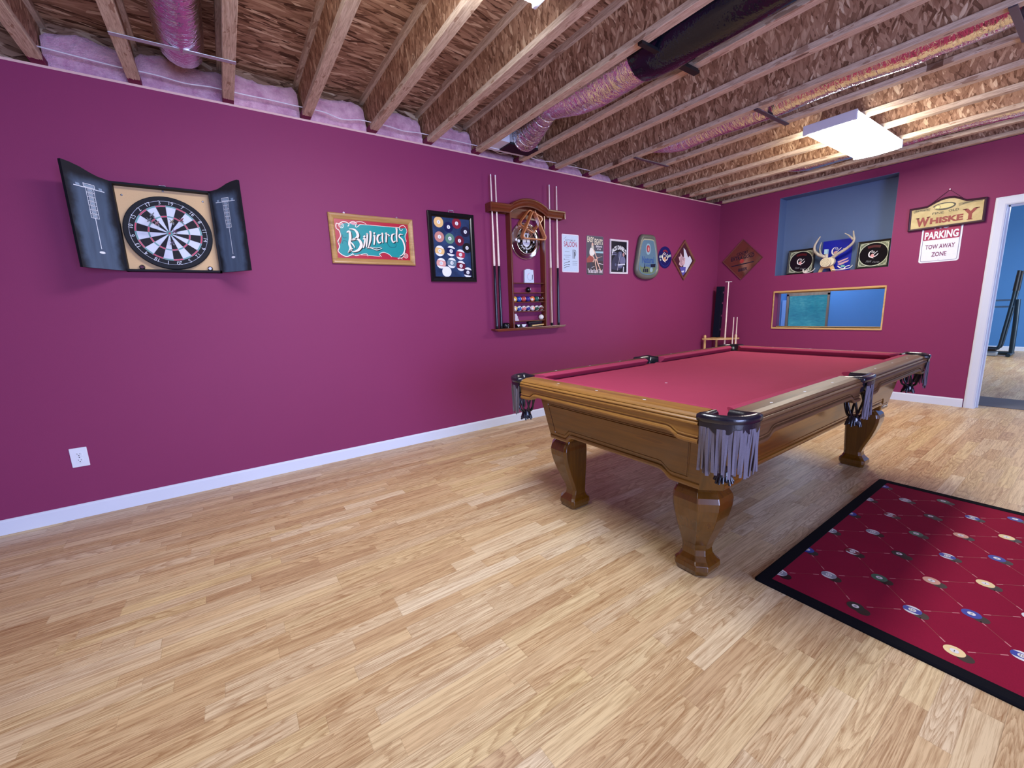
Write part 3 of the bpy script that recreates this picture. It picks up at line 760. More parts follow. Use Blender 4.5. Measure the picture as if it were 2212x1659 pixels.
def pocket(origin, rotz, kind):
    rng = random.Random(5)
    if kind == 'corner':
        # local frame: outer corner of the rails at the origin, table towards -x, -y
        r = CUTC - .004
        path = [(-r + r * math.cos(a) ** .72, -r + r * math.sin(a) ** .72) for a in [PI / 2 * (1 - k / 20) for k in range(21)]]
        path[0] = (-r, 0); path[-1] = (0, -r); arc = list(path)
        inner = [(-r + .022 + (x + r) * .66, -r + .022 + (y + r) * .66) for x, y in path]
        path = [(-r, -RW - .006), (-r, -.05)] + path + [(-.05, -r), (-RW - .006, -r)]
        inner = [(-r + .014, -RW - .012), (-r + .02, -.055)] + inner + [(-.055, -r + .02), (-RW - .012, -r + .014)]
        nst = 26
    else:
        r = CUTS - .002
        path = [(-RW - .004, r), (-.05, r)] + [(-.012 + .016 * math.sin(PI * k / 16) ** .5, r * math.cos(PI * k / 16)) for k in range(17)] + [(-.05, -r), (-RW - .004, -r)]
        inner = [(-RW - .01, r * .88), (-.052, r * .76)] + [(-.045 + .012 * math.sin(PI * k / 16), r * .72 * math.cos(PI * k / 16)) for k in range(17)] + [(-.052, -r * .76), (-RW - .01, -r * .88)]
        arc = path[6:15]; nst = 13
    b = MB(); rings = []
    n_arm = 2
    for q_, ((x, y), (ix, iy)) in enumerate(zip(path, inner)):
        v = Vector((x - ix, y - iy)); v.normalize(); ox, oy = v.x, v.y
        top_ = -.010 if q_ in (0, len(path) - 1) else (-.006 if q_ in (1, len(path) - 2) else 0)
        rings.append([(x, y, ZT - .026), (x + ox * .007, y + oy * .007, ZT - .022), (x + ox * .010, y + oy * .010, ZT - .010), (x + ox * .008, y + oy * .008, ZT + .002 + top_ * .5), (x - ox * .004, y - oy * .004, ZT + .008 + top_ * .7),
                      (ix + (x - ix) * .55, iy + (y - iy) * .55, ZT + .007 + top_ * .7), (ix, iy, ZT - .002 + top_), (ix - ox * .004, iy - oy * .004, BED - .03), (ix, iy, BED - .05), (x - ox * .006, y - oy * .006, BED - .03)])
    b.loft(rings, smooth=True)
    pk = b.build('pocket', M['leather'], TB, auto='recalc'); pk.location = origin; pk.rotation_euler = (0, 0, rotz)
    sub = arc
    off = []
    for i, (x, y) in enumerate(sub):
        off.append((x + .004, y + .004) if kind == 'corner' else (x + .008, y))
    fb = fringe_geo(off, ZT - .022, .588, nst, rng); fb.build('fringe', [M['suede'], M['leather']], pk, auto='recalc')
    # net: leather straps gathering into a dark cup with cut tassel
    nb = MB(); cx, cy = ((-.088, -.088) if kind == 'corner' else (-.045, 0)); rr = .05 if kind == 'corner' else .042
    for k in range(8):
        a = 2 * PI * k / 8
        nb.tube(bez([(cx + rr * math.cos(a), cy + rr * math.sin(a), .72), (cx + rr * 1.05 * math.cos(a + .3), cy + rr * 1.05 * math.sin(a + .3), .66), (cx + rr * .8 * math.cos(a + .6), cy + rr * .8 * math.sin(a + .6), .60), (cx + .022 * math.cos(a + .7), cy + .022 * math.sin(a + .7), .585)], 4), .0055, 6)
    nb.lathe([(.022, .592), (.026, .585), (.028, .570), (.030, .56)], 14, 0, (cx, cy, 0))
    for k in range(16):
        a = 2 * PI * k / 16; nb.tube([(cx + .024 * math.cos(a), cy + .024 * math.sin(a), .565), (cx + .028 * math.cos(a), cy + .028 * math.sin(a), .55), (cx + .033 * math.cos(a), cy + .033 * math.sin(a), .533 + .006 * (k % 3))], [.006, .006, .005], 5)
    nb.build('net_tassel', M['leather'], pk, auto='recalc')
    return pk
pocket((HX, HY, 0), 0, 'corner'); pocket((-HX, HY, 0), PI / 2, 'corner'); pocket((-HX, -HY, 0), PI, 'corner'); pocket((HX, -HY, 0), 1.5 * PI, 'corner')
pocket((HX, 0, 0), 0, 'side'); pocket((-HX, 0, 0), PI, 'side')

# ------------------------------------------------------------------ rug printed with billiard balls
rug = thing('area_rug', 'dark red rug printed with billiard balls and edged in black', 'rug', (4.05, 2.606, 0))
rx0, rx1, ry0, ry1 = 2.841 - 4.05, 5.26 - 4.05, 1.762 - 2.606, 3.452 - 2.606
b = MB(); bw = .05
out = rrect(rx0, rx1, ry0, ry1, .012, 4); inn = rrect(rx0 + bw, rx1 - bw, ry0 + bw, ry1 - bw, .004, 4)
b.loft([[(x, y, z) for x, y in p] for p, z in ((out, .0005), (out, .007), (rrect(rx0 + .006, rx1 - .006, ry0 + .006, ry1 - .006, .010, 4), .011), (inn, .011), (inn, .004))], caps=False)
b.build('binding', M['matblack'], rug, auto='recalc')
cols = ['b8212f', 'e2c9a4', '1c2f8e', '101014', 'b9bcc0', '2e5c46', 'd99a78', 'e9c47a', '14141a', '3c2a6a']
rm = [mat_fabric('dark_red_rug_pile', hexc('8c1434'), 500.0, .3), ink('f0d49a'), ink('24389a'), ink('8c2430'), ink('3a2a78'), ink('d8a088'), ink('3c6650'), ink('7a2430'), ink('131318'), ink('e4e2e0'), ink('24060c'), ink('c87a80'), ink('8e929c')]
# material slots: 0 pile 1 yellow 2 blue 3 red 4 purple 5 orange 6 green 7 maroon 8 black 9 white 10 print shadow 11 pale line 12 grey
b = MB(); b.rect(rx0 + bw - .002, rx1 - bw + .002, ry0 + bw - .002, ry1 - bw + .002, .009, 0)
def rball(u, v, colr, stripe, num, z=.0096, R=.027):
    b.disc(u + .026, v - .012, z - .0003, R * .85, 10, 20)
    if stripe:
        b.disc(u, v, z, R, 9, 28)
        h = R * .58
        pl = [(u + R * math.cos(a), v + R * math.sin(a)) for a in [(-.6 + 1.2 * k / 8) for k in range(9)]] + [(u + R * math.cos(a), v + R * math.sin(a)) for a in [(PI - .6 + 1.2 * k / 8) for k in range(9)]]
        b.face([(x, y, z + .0003) for x, y in pl], colr)
    else: b.disc(u, v, z, R, colr, 28)
    b.disc(u, v, z + .0006, R * .42, 9, 16)
    if num: b.text(str(num), u, v, None, R * .4, z + .0009, 8)
PAT = {(0, 0): (12, 1, 14), (0, 2): (2, 0, 2), (1, 1): (12, 1, 14), (1, 3): (7, 1, 15), (2, 0): (8, 0, 8), (2, 2): (6, 0, 6), (3, 1): (2, 1, 10), (3, 3): (5, 0, 5),
       (4, 0): (1, 0, 1), (4, 2): (2, 0, 2), (5, 1): (2, 1, 10), (5, 3): (9, 0, 0), (6, 0): (3, 0, 3), (6, 2): (4, 0, 4), (7, 1): (6, 1, 14), (7, 3): (5, 1, 13)}
i = 0
while 2.892 + .1345 * i < 5.2:
    for j in range(11):
        if (i + j) % 2: continue
        u, v = 2.892 + .1345 * i - 4.05, 1.889 + .1432 * j - 2.606
        c_, st_, nm_ = PAT[(i % 8, j % 4)]
        rball(u, v, c_, st_, nm_)
        for di, dj in ((1, 1), (1, -1)):
            u2, v2 = u + .1345 * di, v + .1432 * dj
            if u2 > rx1 - bw - .02 or not (ry0 + bw + .02 < v2 < ry1 - bw - .02): continue
            def L2(t0, t1, w, m): b.stroke([(u + (u2 - u) * t0, v + (v2 - v) * t0), (u + (u2 - u) * t1, v + (v2 - v) * t1)], w, .0093, m)
            L2(.2, .32, .004, 11); L2(.68, .8, .004, 11); L2(.32, .68, .0022, 3)
    i += 1
b.build('pile', rm, rug)

# ------------------------------------------------------------------ outlet
t = thing('wall_outlet', 'white double wall outlet low on the left wall', 'outlet', (0, -.8635, .393), WL)
b = MB(); b.box(-.040, .040, -.0615, .0615, 0, .006); b.build('cover_plate', M['plate'], t, bevel=.003)
b = MB()
for s in (-1, 1):
    b.prism(rrect(-.0165, .0165, s * .0195 - .0145, s * .0195 + .0145, .007), .005, .0085)
b.build('receptacle', M['plate'], t)
b = MB()
for s in (-1, 1):
    y = s * .0195; b.rect(-.0075, -.0055, y - .001, y + .008, .0088); b.rect(.005, .007, y, y + .007, .0088); b.disc(0, y - .007, .0088, .0028, 0, 10)
b.disc(0, 0, .0063, .003, 0, 10)
b.build('slot', ink('3a3a40'), t)
# ------------------------------------------------------------------ dartboard cabinet, board, darts
DC = (0, -.2175, 1.795)
t = thing('dartboard_cabinet', 'open black dartboard cabinet with chalkboard doors on the left wall', 'dartboard cabinet', DC, WL)
hw, z0, z1 = .2475, -.262, .262
blk = mat_fabric('black_cabinet_paint', hexc('17171f'), 40.0, .3, .6, 0)
b = MB(); b.box(-hw, hw, z0, z0 + .012, 0, .07); b.box(-hw, hw, z1 - .012, z1, 0, .07); b.box(-hw, -hw + .012, z0, z1, 0, .07); b.box(hw - .012, hw, z0, z1, 0, .07)
b.build('case', blk, t)
cork = mat_fabric('tan_backboard', hexc('dcb88c'), 300.0, .1, .8, 0)
b = MB(); b.box(-hw + .012, hw - .012, z0 + .012, z1 - .012, .002, .014)
b.build('backboard', cork, t)
for u, v in ((-.206, .199), (.1995, .203), (-.002, .245)):
    b = MB(); b.lathe([(.006, .014), (.006, .017), (.002, .018)], 10, 0, (u, v, 0)); b.build('screw', M['steel'], t)
for u in (-.172, .182):
    b = MB(); b.lathe([(.016, .014), (.018, .022), (.013, .034), (.009, .036)], 14, 0, (u, -.234, 0)); b.build('dart_holder', M['chrome'], t)
b = MB(); b.tube([(-.02, z1, .03), (-.015, z1 + .012, .03), (.015, z1 + .012, .03), (.02, z1, .03)], .003, 6); b.build('hanger', M['steel'], t)
g = NG('chalk_dusted_blackboard'); o = g.sep(g.co('Object'))
nz = g.noise(g.co(), 7.0, 4.0, .6); n2 = g.noise(g.mapg(g.co(), scale=(30, 4, 30)), 1.0, 3.0)
mx = g.m('MULTIPLY', g.m('GREATER_THAN', g.m('ADD', g.m('MULTIPLY', nz, .12), g.m('SUBTRACT', .118, g.m('ABSOLUTE', g.m('SUBTRACT', o[0], .118)))), .085), 1.0)
nd = g.n('ShaderNodeMapRange', interpolation_type='SMOOTHSTEP'); g.put(nd.inputs[0], g.m('ADD', g.m('MULTIPLY', nz, .08), g.m('SUBTRACT', .125, g.m('ABSOLUTE', g.m('SUBTRACT', o[0], .12))))); g.put(nd.inputs[1], .045); g.put(nd.inputs[2], .10)
nv = g.n('ShaderNodeMapRange', interpolation_type='SMOOTHSTEP'); g.put(nv.inputs[0], g.m('ADD', g.m('MULTIPLY', nz, .06), g.m('SUBTRACT', .30, g.m('ABSOLUTE', g.m('ADD', o[1], .035))))); g.put(nv.inputs[1], .03); g.put(nv.inputs[2], .09)
f = g.m('MULTIPLY', g.m('MULTIPLY', nd.outputs[0], nv.outputs[0]), g.m('ADD', .45, g.m('MULTIPLY', n2, .7)))
M['chalkboard'] = g.fin(g.mix(f, hexc('14151d'), hexc('53657e')), .8)
chalk = ink('eef4fc', .9)
def dart_door(sgn):
    L = .242
    root = empty('door', (sgn * hw, 0, .07), (0, 0, 0)); root.parent = t
    ang = math.atan2(.19, .155)
    # door x axis runs from hinge to free edge, swung out into the room
    root.rotation_euler = (0, -ang, 0) if sgn > 0 else (0, PI + ang, 0)
    # build in local: x along door, y up, z normal;   sgn<0: flipped so that the inside faces the room
    top = [(0, .262), (.06, .266), (.10, .276), (.15, .293), (.20, .303), (L, .306)]
    poly = [(0, z0), (L, z0)] + top[::-1]
    b = MB()
    if sgn > 0: b.prism(poly, -.016, 0); zf = .0006; zs = 1
    else: b.prism(poly, 0, .016); zf = -.0006; zs = -1
    d = b.build('panel', blk, root)
    # the inside face of the door
    bm_ = MB(); face = [(x, y, zf) for x, y in poly]
    bm_.face(face if sgn > 0 else face[::-1], 0)
    def q(x0, x1, y0, y1, k=1):
        p = [(x0, y0, zf + zs * .0006), (x1, y0, zf + zs * .0006), (x1, y1, zf + zs * .0006), (x0, y1, zf + zs * .0006)]
        bm_.face(p if sgn > 0 else p[::-1], k)
    C0 = 1.795; w = .0025
    q(.038, .202, 1.978 - C0, 1.982 - C0)
    for x0, x1, y0, y1 in ((.09, .151, 1.983, 1.986), (.09, .151, 2.001, 2.004), (.09, .093, 1.983, 2.004), (.148, .151, 1.983, 2.004)): q(x0, x1, y0 - C0, y1 - C0)
    for k in range(9): q(.094, .147, 1.990 - C0 - .0 + .003 - (.02) + .0, 1.990 - C0 + .003 - .02 + .0) if False else None
    q(.096, .145, 1.987 - C0, 1.998 - C0, 2)
    for x0, x1 in ((.05, .068), (.17, .19)): q(x0, x1, 1.983 - C0, 1.996 - C0, 2)
    for x in (.098, .141): q(x - w / 2, x + w / 2, 1.817 - C0, 1.98 - C0)
    for k in range(8):
        y = 1.98 - .163 * k / 7 - C0; q(.098, .141, y - w / 2, y + w / 2)
        if k < 7:
            yc_ = y - .0116
            for a, c, e, f_ in ((.107, .132, yc_ - .0075, yc_ - .006), (.107, .132, yc_ + .006, yc_ + .0075), (.107, .1085, yc_ - .0075, yc_ + .0075), (.1305, .132, yc_ - .0075, yc_ + .0075)): q(a, c, e, f_)
            q(.110, .129, yc_ - .005, yc_ + .005, 2)
    q(.118, .1215, 1.646 - C0, 1.817 - C0)
    p = [(x, y, zf + zs * .0007) for x, y in circ(.119, 1.626 - C0, .017, 12, .007)]; bm_.face(p if sgn > 0 else p[::-1], 1)
    bm_.build('chalkboard_face', [M['chalkboard'], chalk, ink('8ea2b8', .9)], root)
    return root
dart_door(1); dart_door(-1)

t = thing('dartboard', 'round black and white dartboard inside the open cabinet', 'dartboard', (0, -.22, 1.775), WL)
R = .2255
b = MB(); b.lathe([(R - .004, .0145), (R, .02), (R, .046), (R - .004, .05)], 64, smooth=False); b.build('body', ink('10131c', .8), t)
b = MB(); a0 = PI / 2 + math.radians(8) - math.radians(9)
for k in range(20):
    s0, s1 = a0 - k * PI / 10 + PI / 20 - PI / 20 * 0 + 0, 0
    A = PI / 2 + math.radians(8) + PI / 20 - k * PI / 10; B = A - PI / 10
    dark = k % 2 == 0
    for r0, r1, m in ((.016, .099, 0 if dark else 1), (.099, .107, 2 if dark else 3), (.107, .162, 0 if dark else 1), (.162, .170, 2 if dark else 3)):
        b.ring(0, 0, .0505, r0, r1, m, 5, B, A)
b.ring(0, 0, .0505, .0064, .016, 3, 24); b.disc(0, 0, .0505, .0064, 2, 16)
b.build('segments', [ink('18161f', .8), ink('d6dcea', .8), ink('d0506a', .8), ink('6fa6a4', .8)], t)
b = MB(); b.tube([(.196 * math.cos(2 * PI * k / 48), .196 * math.sin(2 * PI * k / 48), .052) for k in range(48)], .0016, 5, loop=True)
for r in (.016, .099, .107, .162, .170): b.tube([(r * math.cos(2 * PI * k / 48), r * math.sin(2 * PI * k / 48), .051) for k in range(48)], .0007, 4, loop=True)
for k in range(20):
    A = PI / 2 + math.radians(8) + PI / 20 - k * PI / 10
    b.tube([(.016 * math.cos(A), .016 * math.sin(A), .051), (.172 * math.cos(A), .172 * math.sin(A), .051)], .0007, 4)
b.build('wire', M['steel'], t)
for k, nmb in enumerate((3, 19, 7, 16, 8, 11, 14, 9, 12, 5, 20, 1, 18, 4, 13, 6, 10, 15, 2, 17)):
    A = PI / 2 + math.radians(8) - k * PI / 10
    rr = .193; th = A - PI / 2; b = MB()
    b.text(str(nmb), rr * math.cos(A) * .97, rr * math.sin(A) * .97, None, .023, .0535, 0, fn=lambda x, y, th=th: (x * .9 * math.cos(th) - y * math.sin(th), x * .9 * math.sin(th) + y * math.cos(th)))
    b.build('number', ink('d8dce6', .5), t)
for (y, z, c, nm) in ((-.281, 1.859, 'b8c0cc', 'silver flights, highest dart in the dartboard'), (-.298, 1.827, '8e98a8', 'grey flights at the left of the dartboard'), (-.265, 1.811, 'd8a8b4', 'pale pink flights left of the bullseye'), (-.191, 1.827, 'c8c49c', 'pale yellow flights just above the bullseye'),
                      (-.142, 1.839, 'b83048', 'red flights at the upper right of the dartboard'), (-.184, 1.769, '7a2a6a', 'purple flights beside the bullseye'), (-.207, 1.699, '5a3c6c', 'dark violet flights below the bullseye')):
    d = thing('dart', 'dart with ' + nm, 'dart', (.047, y, z), WL, 'darts stuck in the dartboard')
    b = MB(); b.lathe([(.0004, 0), (.0011, .004), (.0011, .03)], 8); b.build('point', M['steel'], d)
    b = MB(); b.lathe([(.0015, .03), (.0035, .034), (.0035, .078), (.0022, .082)], 10); b.build('barrel', M['steel'], d)
    b = MB(); b.lathe([(.0022, .082), (.0022, .125)], 8); b.build('shaft', M['black'], d)
    b = MB()
    for k in range(4):
        a = PI / 4 + k * PI / 2; ca, sa = math.cos(a), math.sin(a)
        pr = [(0, .108), (.012, .118), (.016, .128), (.016, .145), (.010, .152), (0, .152)]
        n_ = (-sa * .0004, ca * .0004)
        b.loft([[(r * ca + e * n_[0], r * sa + e * n_[1], h) for r, h in pr] for e in (-1, 1)])
    b.build('flight', ink(c, .4), d)

# ------------------------------------------------------------------ pictures and signs on the left wall
def frame(b, hx, hy, w, d, prof=None):
    """mitred frame; prof = list of (inward, z)"""
    prof = prof or [(0, 0), (0, d * .8), (.15 * w, d), (.4 * w, d * .92), (.55 * w, d), (.8 * w, d * .8), (w, d * .55), (w, 0)]
    b.loft([[(sx * (hx - p), sy * (hy - p), z) for p, z in prof] for sx, sy in ((-1, -1), (1, -1), (1, 1), (-1, 1))], loop=True)
    return b
t = thing('framed_sign', 'framed green and red Billiards sign on the left wall', 'sign', (0, 1.11, 1.8175), WL)
b = MB(); frame(b, .345, .1925, .043, .026); b.build('frame', M['goldwood'], t, auto='recalc')
for u in (-.22, .21):
    b = MB(); b.ring(u, .199, .008, .004, .007, 0, 12); b.box(u - .004, u + .004, .190, .196, .002, .01); b.build('hanger', M['steel'], t)
RED, TEAL, WHT, BLK, PNK, DTEAL = 0, 1, 2, 3, 4, 5
b = MB(); b.box(-.303, .303, -.151, .151, .002, .012, RED)
def U(px, py):   # zoomed-picture position inside the panel -> panel coordinates
    vt = (py - (262 + 90 * (px - 190) / 982)) / (528 - 65 * (px - 190) / 982)
    u = (px - (190 + 55 * vt)) / (982 - 22 * vt)
    return ((u - .5) * .606, (.5 - vt) * .302)
fld = [U(*p) for p in [(300, 330), (380, 330), (460, 345), (560, 350), (700, 362), (850, 372), (1000, 385), (1070, 400), (1140, 400), (1150, 470), (1135, 540), (1145, 600), (1140, 680), (1110, 750), (1060, 775), (960, 770), (880, 730), (830, 715), (790, 740), (760, 760), (640, 752), (560, 735), (470, 745), (390, 765), (310, 750), (262, 700), (258, 640), (285, 580), (290, 510), (272, 430), (275, 370)]]
b.prism(bez([(*p,) for p in fld + fld[:1]], 4)[:-1], .0122, .0128, TEAL)
def S(pts, w, z=.0135, m=WHT): b.stroke(bez([U(*p) for p in pts], 6), w, z, m)
S([(250, 340), (300, 310), (350, 318), (380, 345), (365, 370)], .006); S([(380, 330), (430, 305), (470, 330), (460, 370), (480, 380), (520, 345)], .005); S([(440, 325), (500, 310), (560, 318), (600, 345)], .004)
S([(520, 345), (700, 360), (900, 378), (1050, 390)], .0035); S([(1140, 390), (1110, 365), (1060, 375), (1052, 410), (1080, 430), (1095, 410)], .005); S([(1140, 390), (1158, 440), (1130, 500), (1150, 570)], .004)
S([(265, 350), (225, 330), (222, 390), (260, 430), (275, 500), (250, 560), (265, 600), (240, 560), (265, 640), (250, 700), (300, 750), (360, 770), (430, 735)], .006); S([(430, 735), (470, 760), (560, 735), (610, 735), (620, 765)], .004)
S([(430, 720), (440, 750), (520, 748), (640, 755), (780, 765)], .003); S([(800, 770), (775, 730), (830, 710), (900, 735), (940, 770)], .0045); S([(1040, 800), (1035, 785), (1060, 785), (1100, 770), (1125, 700), (1125, 620)], .004)
S([(1020, 790), (1050, 780), (1090, 800)], .003)
for c_ in ((283, 360), (1140, 755)):
    u, v = U(*c_); b.ring(u, v, .0136, .016, .020, WHT, 20); b.ring(u, v, .0136, .007, .010, WHT, 16)
b.prism([U(*p) for p in bez([(385, 330), (430, 312), (465, 340), (440, 352), (385, 330)], 5)[:-1]], .0128, .0131, PNK)
b.prism([U(*p) for p in bez([(780, 738), (830, 715), (900, 740), (935, 772), (850, 768), (780, 738)], 5)[:-1]], .0128, .0131, RED)
S([(880, 590), (920, 640), (990, 640), (1000, 600), (960, 585)], .006, .0131, DTEAL); S([(300, 480), (310, 520), (350, 520)], .006, .0131, DTEAL); S([(300, 600), (310, 560), (350, 570), (360, 610)], .005, .0131, DTEAL)
# lettering: shadowed blackletter style strokes
def lett(dx, dy, z, m, k=1.0):
    def T(pts, w, n=6): b.stroke(bez([(U(*p)[0] + dx, U(*p)[1] + dy) for p in pts], n), [x * k for x in w] if isinstance(w, list) else w * k, z, m)
    T([(350, 450), (385, 440), (395, 520), (385, 600), (400, 660), (370, 720)], [.006, .018, .020, .018, .020, .004]); T([(370, 715), (400, 690), (425, 660)], .008)
    T([(380, 405), (440, 410), (480, 450), (490, 500), (450, 540), (400, 555)], [.004, .012, .020, .022, .012, .004]); T([(400, 555), (460, 530), (515, 560), (535, 620), (500, 680), (440, 705), (410, 690)], [.004, .012, .020, .024, .018, .008, .004])
    T([(400, 580), (430, 610), (455, 655)], [.010, .012, .004])
    T([(555, 540), (580, 530), (575, 600), (560, 655)], [.006, .013, .013, .010]); T([(562, 510), (585, 495)], .012)
    T([(598, 480), (612, 470), (608, 560), (600, 640)], [.008, .014, .014, .010]); T([(640, 450), (655, 445), (652, 550), (625, 650)], [.008, .016, .015, .006])
    T([(690, 500), (708, 490), (706, 560), (700, 612)], [.006, .013, .013, .010]); T([(695, 465), (712, 452)], .012)
    T([(790, 480), (755, 490), (745, 540), (765, 585), (800, 570)], [.005, .014, .016, .013, .004]); T([(800, 470), (815, 465), (812, 530), (820, 585)], [.006, .013, .014, .008])
    T([(850, 470), (868, 462), (866, 530), (862, 580)], [.006, .014, .014, .010]); T([(868, 490), (890, 475), (910, 500)], [.004, .008, .012])
    T([(985, 470), (950, 480), (942, 530), (960, 575), (995, 560)], [.005, .013, .015, .013, .004]); T([(995, 410), (1012, 405), (1008, 500), (1015, 575)], [.006, .014, .015, .008])
    T([(1100, 480), (1060, 475), (1045, 505), (1090, 545), (1115, 600), (1125, 670), (1095, 735), (1050, 760)], [.004, .010, .012, .014, .014, .011, .008, .003])
    T([(600, 655), (660, 655), (740, 680), (810, 655)], [.004, .006, .006, .002]); T([(645, 640), (730, 655), (800, 640)], [.003, .005, .002])
lett(.006, -.005, .0134, BLK, 1.15); lett(0, 0, .0140, WHT)
b.build('sign_panel', [ink('b01c34', .3), ink('0f8f90', .3), ink('efe6d8', .3), ink('101018', .3), ink('d8909a', .3), ink('0a6470', .3)], t)

t = thing('framed_poster', 'black framed poster of numbered pool balls on dark blue', 'poster', (0, 1.8335, 1.797), WL)
b = MB(); frame(b, .2345, .308, .046, .028, [(0, 0), (0, .024), (.006, .028), (.030, .026), (.040, .020), (.046, .014), (.046, 0)]); b.build('frame', ink('0a0a10', .25), t, auto='recalc')
b = MB(); b.tube([(-.02, .308, .01), (-.02, .330, .008), (.03, .330, .008), (.03, .308, .01)], .0025, 6); b.build('hanging_wire', M['steel'], t)
g = NG('mottled_navy_print'); nz = g.noise(g.co(), 11.0, 4.0, .65); navy = g.fin(g.ramp(nz, [(.3, hexc('14203f')), (.7, hexc('2f4a78'))]), .3)
pm = [navy, ink('f0c684', .3), ink('141a50', .3), ink('8c1f36', .3), ink('c88a80', .3), ink('5f8a78', .3), ink('6c1432', .3), ink('0c0c14', .3), ink('eef0f6', .3), ink('b03048', .3), ink('6c8496', .3), ink('e2a49c', .3), ink('1a1438', .3)]
b = MB(); b.box(-.19, .19, -.264, .264, .002, .010, 0)
for (y, z, c, st, nm) in ((1.708, 2.015, 1, 0, '1'), (1.804, 1.979, 2, 0, '2'), (1.890, 2.017, 3, 0, '3'), (1.977, 1.949, 12, 0, '4'), (1.707, 1.887, 4, 0, '5'), (1.811, 1.878, 5, 0, '6'), (1.910, 1.864, 6, 0, '7'), (1.986, 1.803, 7, 0, '8'),
                          (1.702, 1.763, 1, 1, '9'), (1.817, 1.767, 2, 1, '10'), (1.913, 1.739, 9, 1, '11'), (1.709, 1.654, 11, 1, '13'), (1.817, 1.660, 10, 1, '14'), (1.912, 1.636, 6, 1, '15'), (1.761, 1.580, 8, 0, ''), (1.982, 1.577, 12, 1, '12')):
    u, v = y - 1.8335, z - 1.797; r = .047; tl = -.15
    b.disc(u, v, .0104 + u * .001, r, 8 if st else c, 32)
    if st:
        h = .58
        arc = [(u + r * math.cos(a + tl), v + r * math.sin(a + tl)) for a in [(-h + 2 * h * k / 8) for k in range(9)] + [(PI - h + 2 * h * k / 8) for k in range(9)]]
        b.face([(x, y2, .0109 + u * .001) for x, y2 in arc], c)
    if nm:
        b.disc(u, v, .0114 + u * .001, .017, 8, 20); b.text(nm, u, v, None, .016, .0119 + u * .001, 7)
b.build('print', pm, t)

def plate_sign(name, label, cat, y, z, hx, hy, r, mats, draw, depth=.002, group=None):
    t = thing(name, label, cat, (0, y, z), WL, group)
    b = MB(); b.prism(rrect(-hx, hx, -hy, hy, r), .001, depth, 0); draw(b, depth)
    b.build('panel', mats, t); return t
def saloon(b, d):
    z = d + .0005
    b.prism(rrect(-.119, .119, -.199, .199, .008), d, d + .0004, 1)
    z = d + .0009
    b.text('BOTTOMS UP', .0, .142, .15, .018, z, 3, .01, fn=lambda x, y: (x, y)); b.text('SALOON', .0, .100, .198, .058, z, 2, .02)
    b.stroke([(-.10, .150), (-.075, .170), (-.06, .178)], .003, z, 3)
    for v, w in ((.058, .04), (.018, .07), (-.022, .10), (-.042, .06)): 
        b.stroke([(-.05 - w / 2, v), (-.05 + w / 2, v)], .007, z, 4)
    for v in (-.085, -.105, -.125): b.stroke([(.065 - .038, v), (.065 + .038, v)], .006, z, 4)
    b.prism(rrect(.028, .066, -.055, .045, .006), d, z, 4); b.stroke(bez([(.062, .04), (.08, .03), (.078, -.01), (.06, -.03), (.062, -.055)], 6), .006, z + .0003, 5); b.stroke([(.060, .02), (.066, -.03)], .013, z + .0003, 5)
    b.rect(-.10, -.09, -.072, -.06, z, 5); b.stroke([(-.10, -.068), (-.02, -.066)], .004, z, 4)
    for k in range(3):
        y0 = -.100 - k * .025
        b.stroke(bez([(-.10, y0 - .012), (-.07, y0), (-.02, y0 + .008)], 5), [.006 - .001 * (i % 3) for i in range(11)], z, 5)
    b.rect(-.03, -.018, -.095, -.082, z, 5); b.rect(-.032, -.018, -.128, -.118, z, 5)
    for sx in (-1, 1):
        for sy in (-1, 1): b.disc(sx * .115, sy * .195, z, .003, 4, 8)
plate_sign('tin_sign', 'white tin sign with red SALOON lettering beside the cue rack', 'sign', 3.321, 1.813, .1275, .207, .012, [ink('eee4f0'), ink('c4d8ee'), ink('a8406c'), ink('5a6a8c'), ink('98a8c0'), ink('1a2440')], saloon, group='tin signs on the left wall')
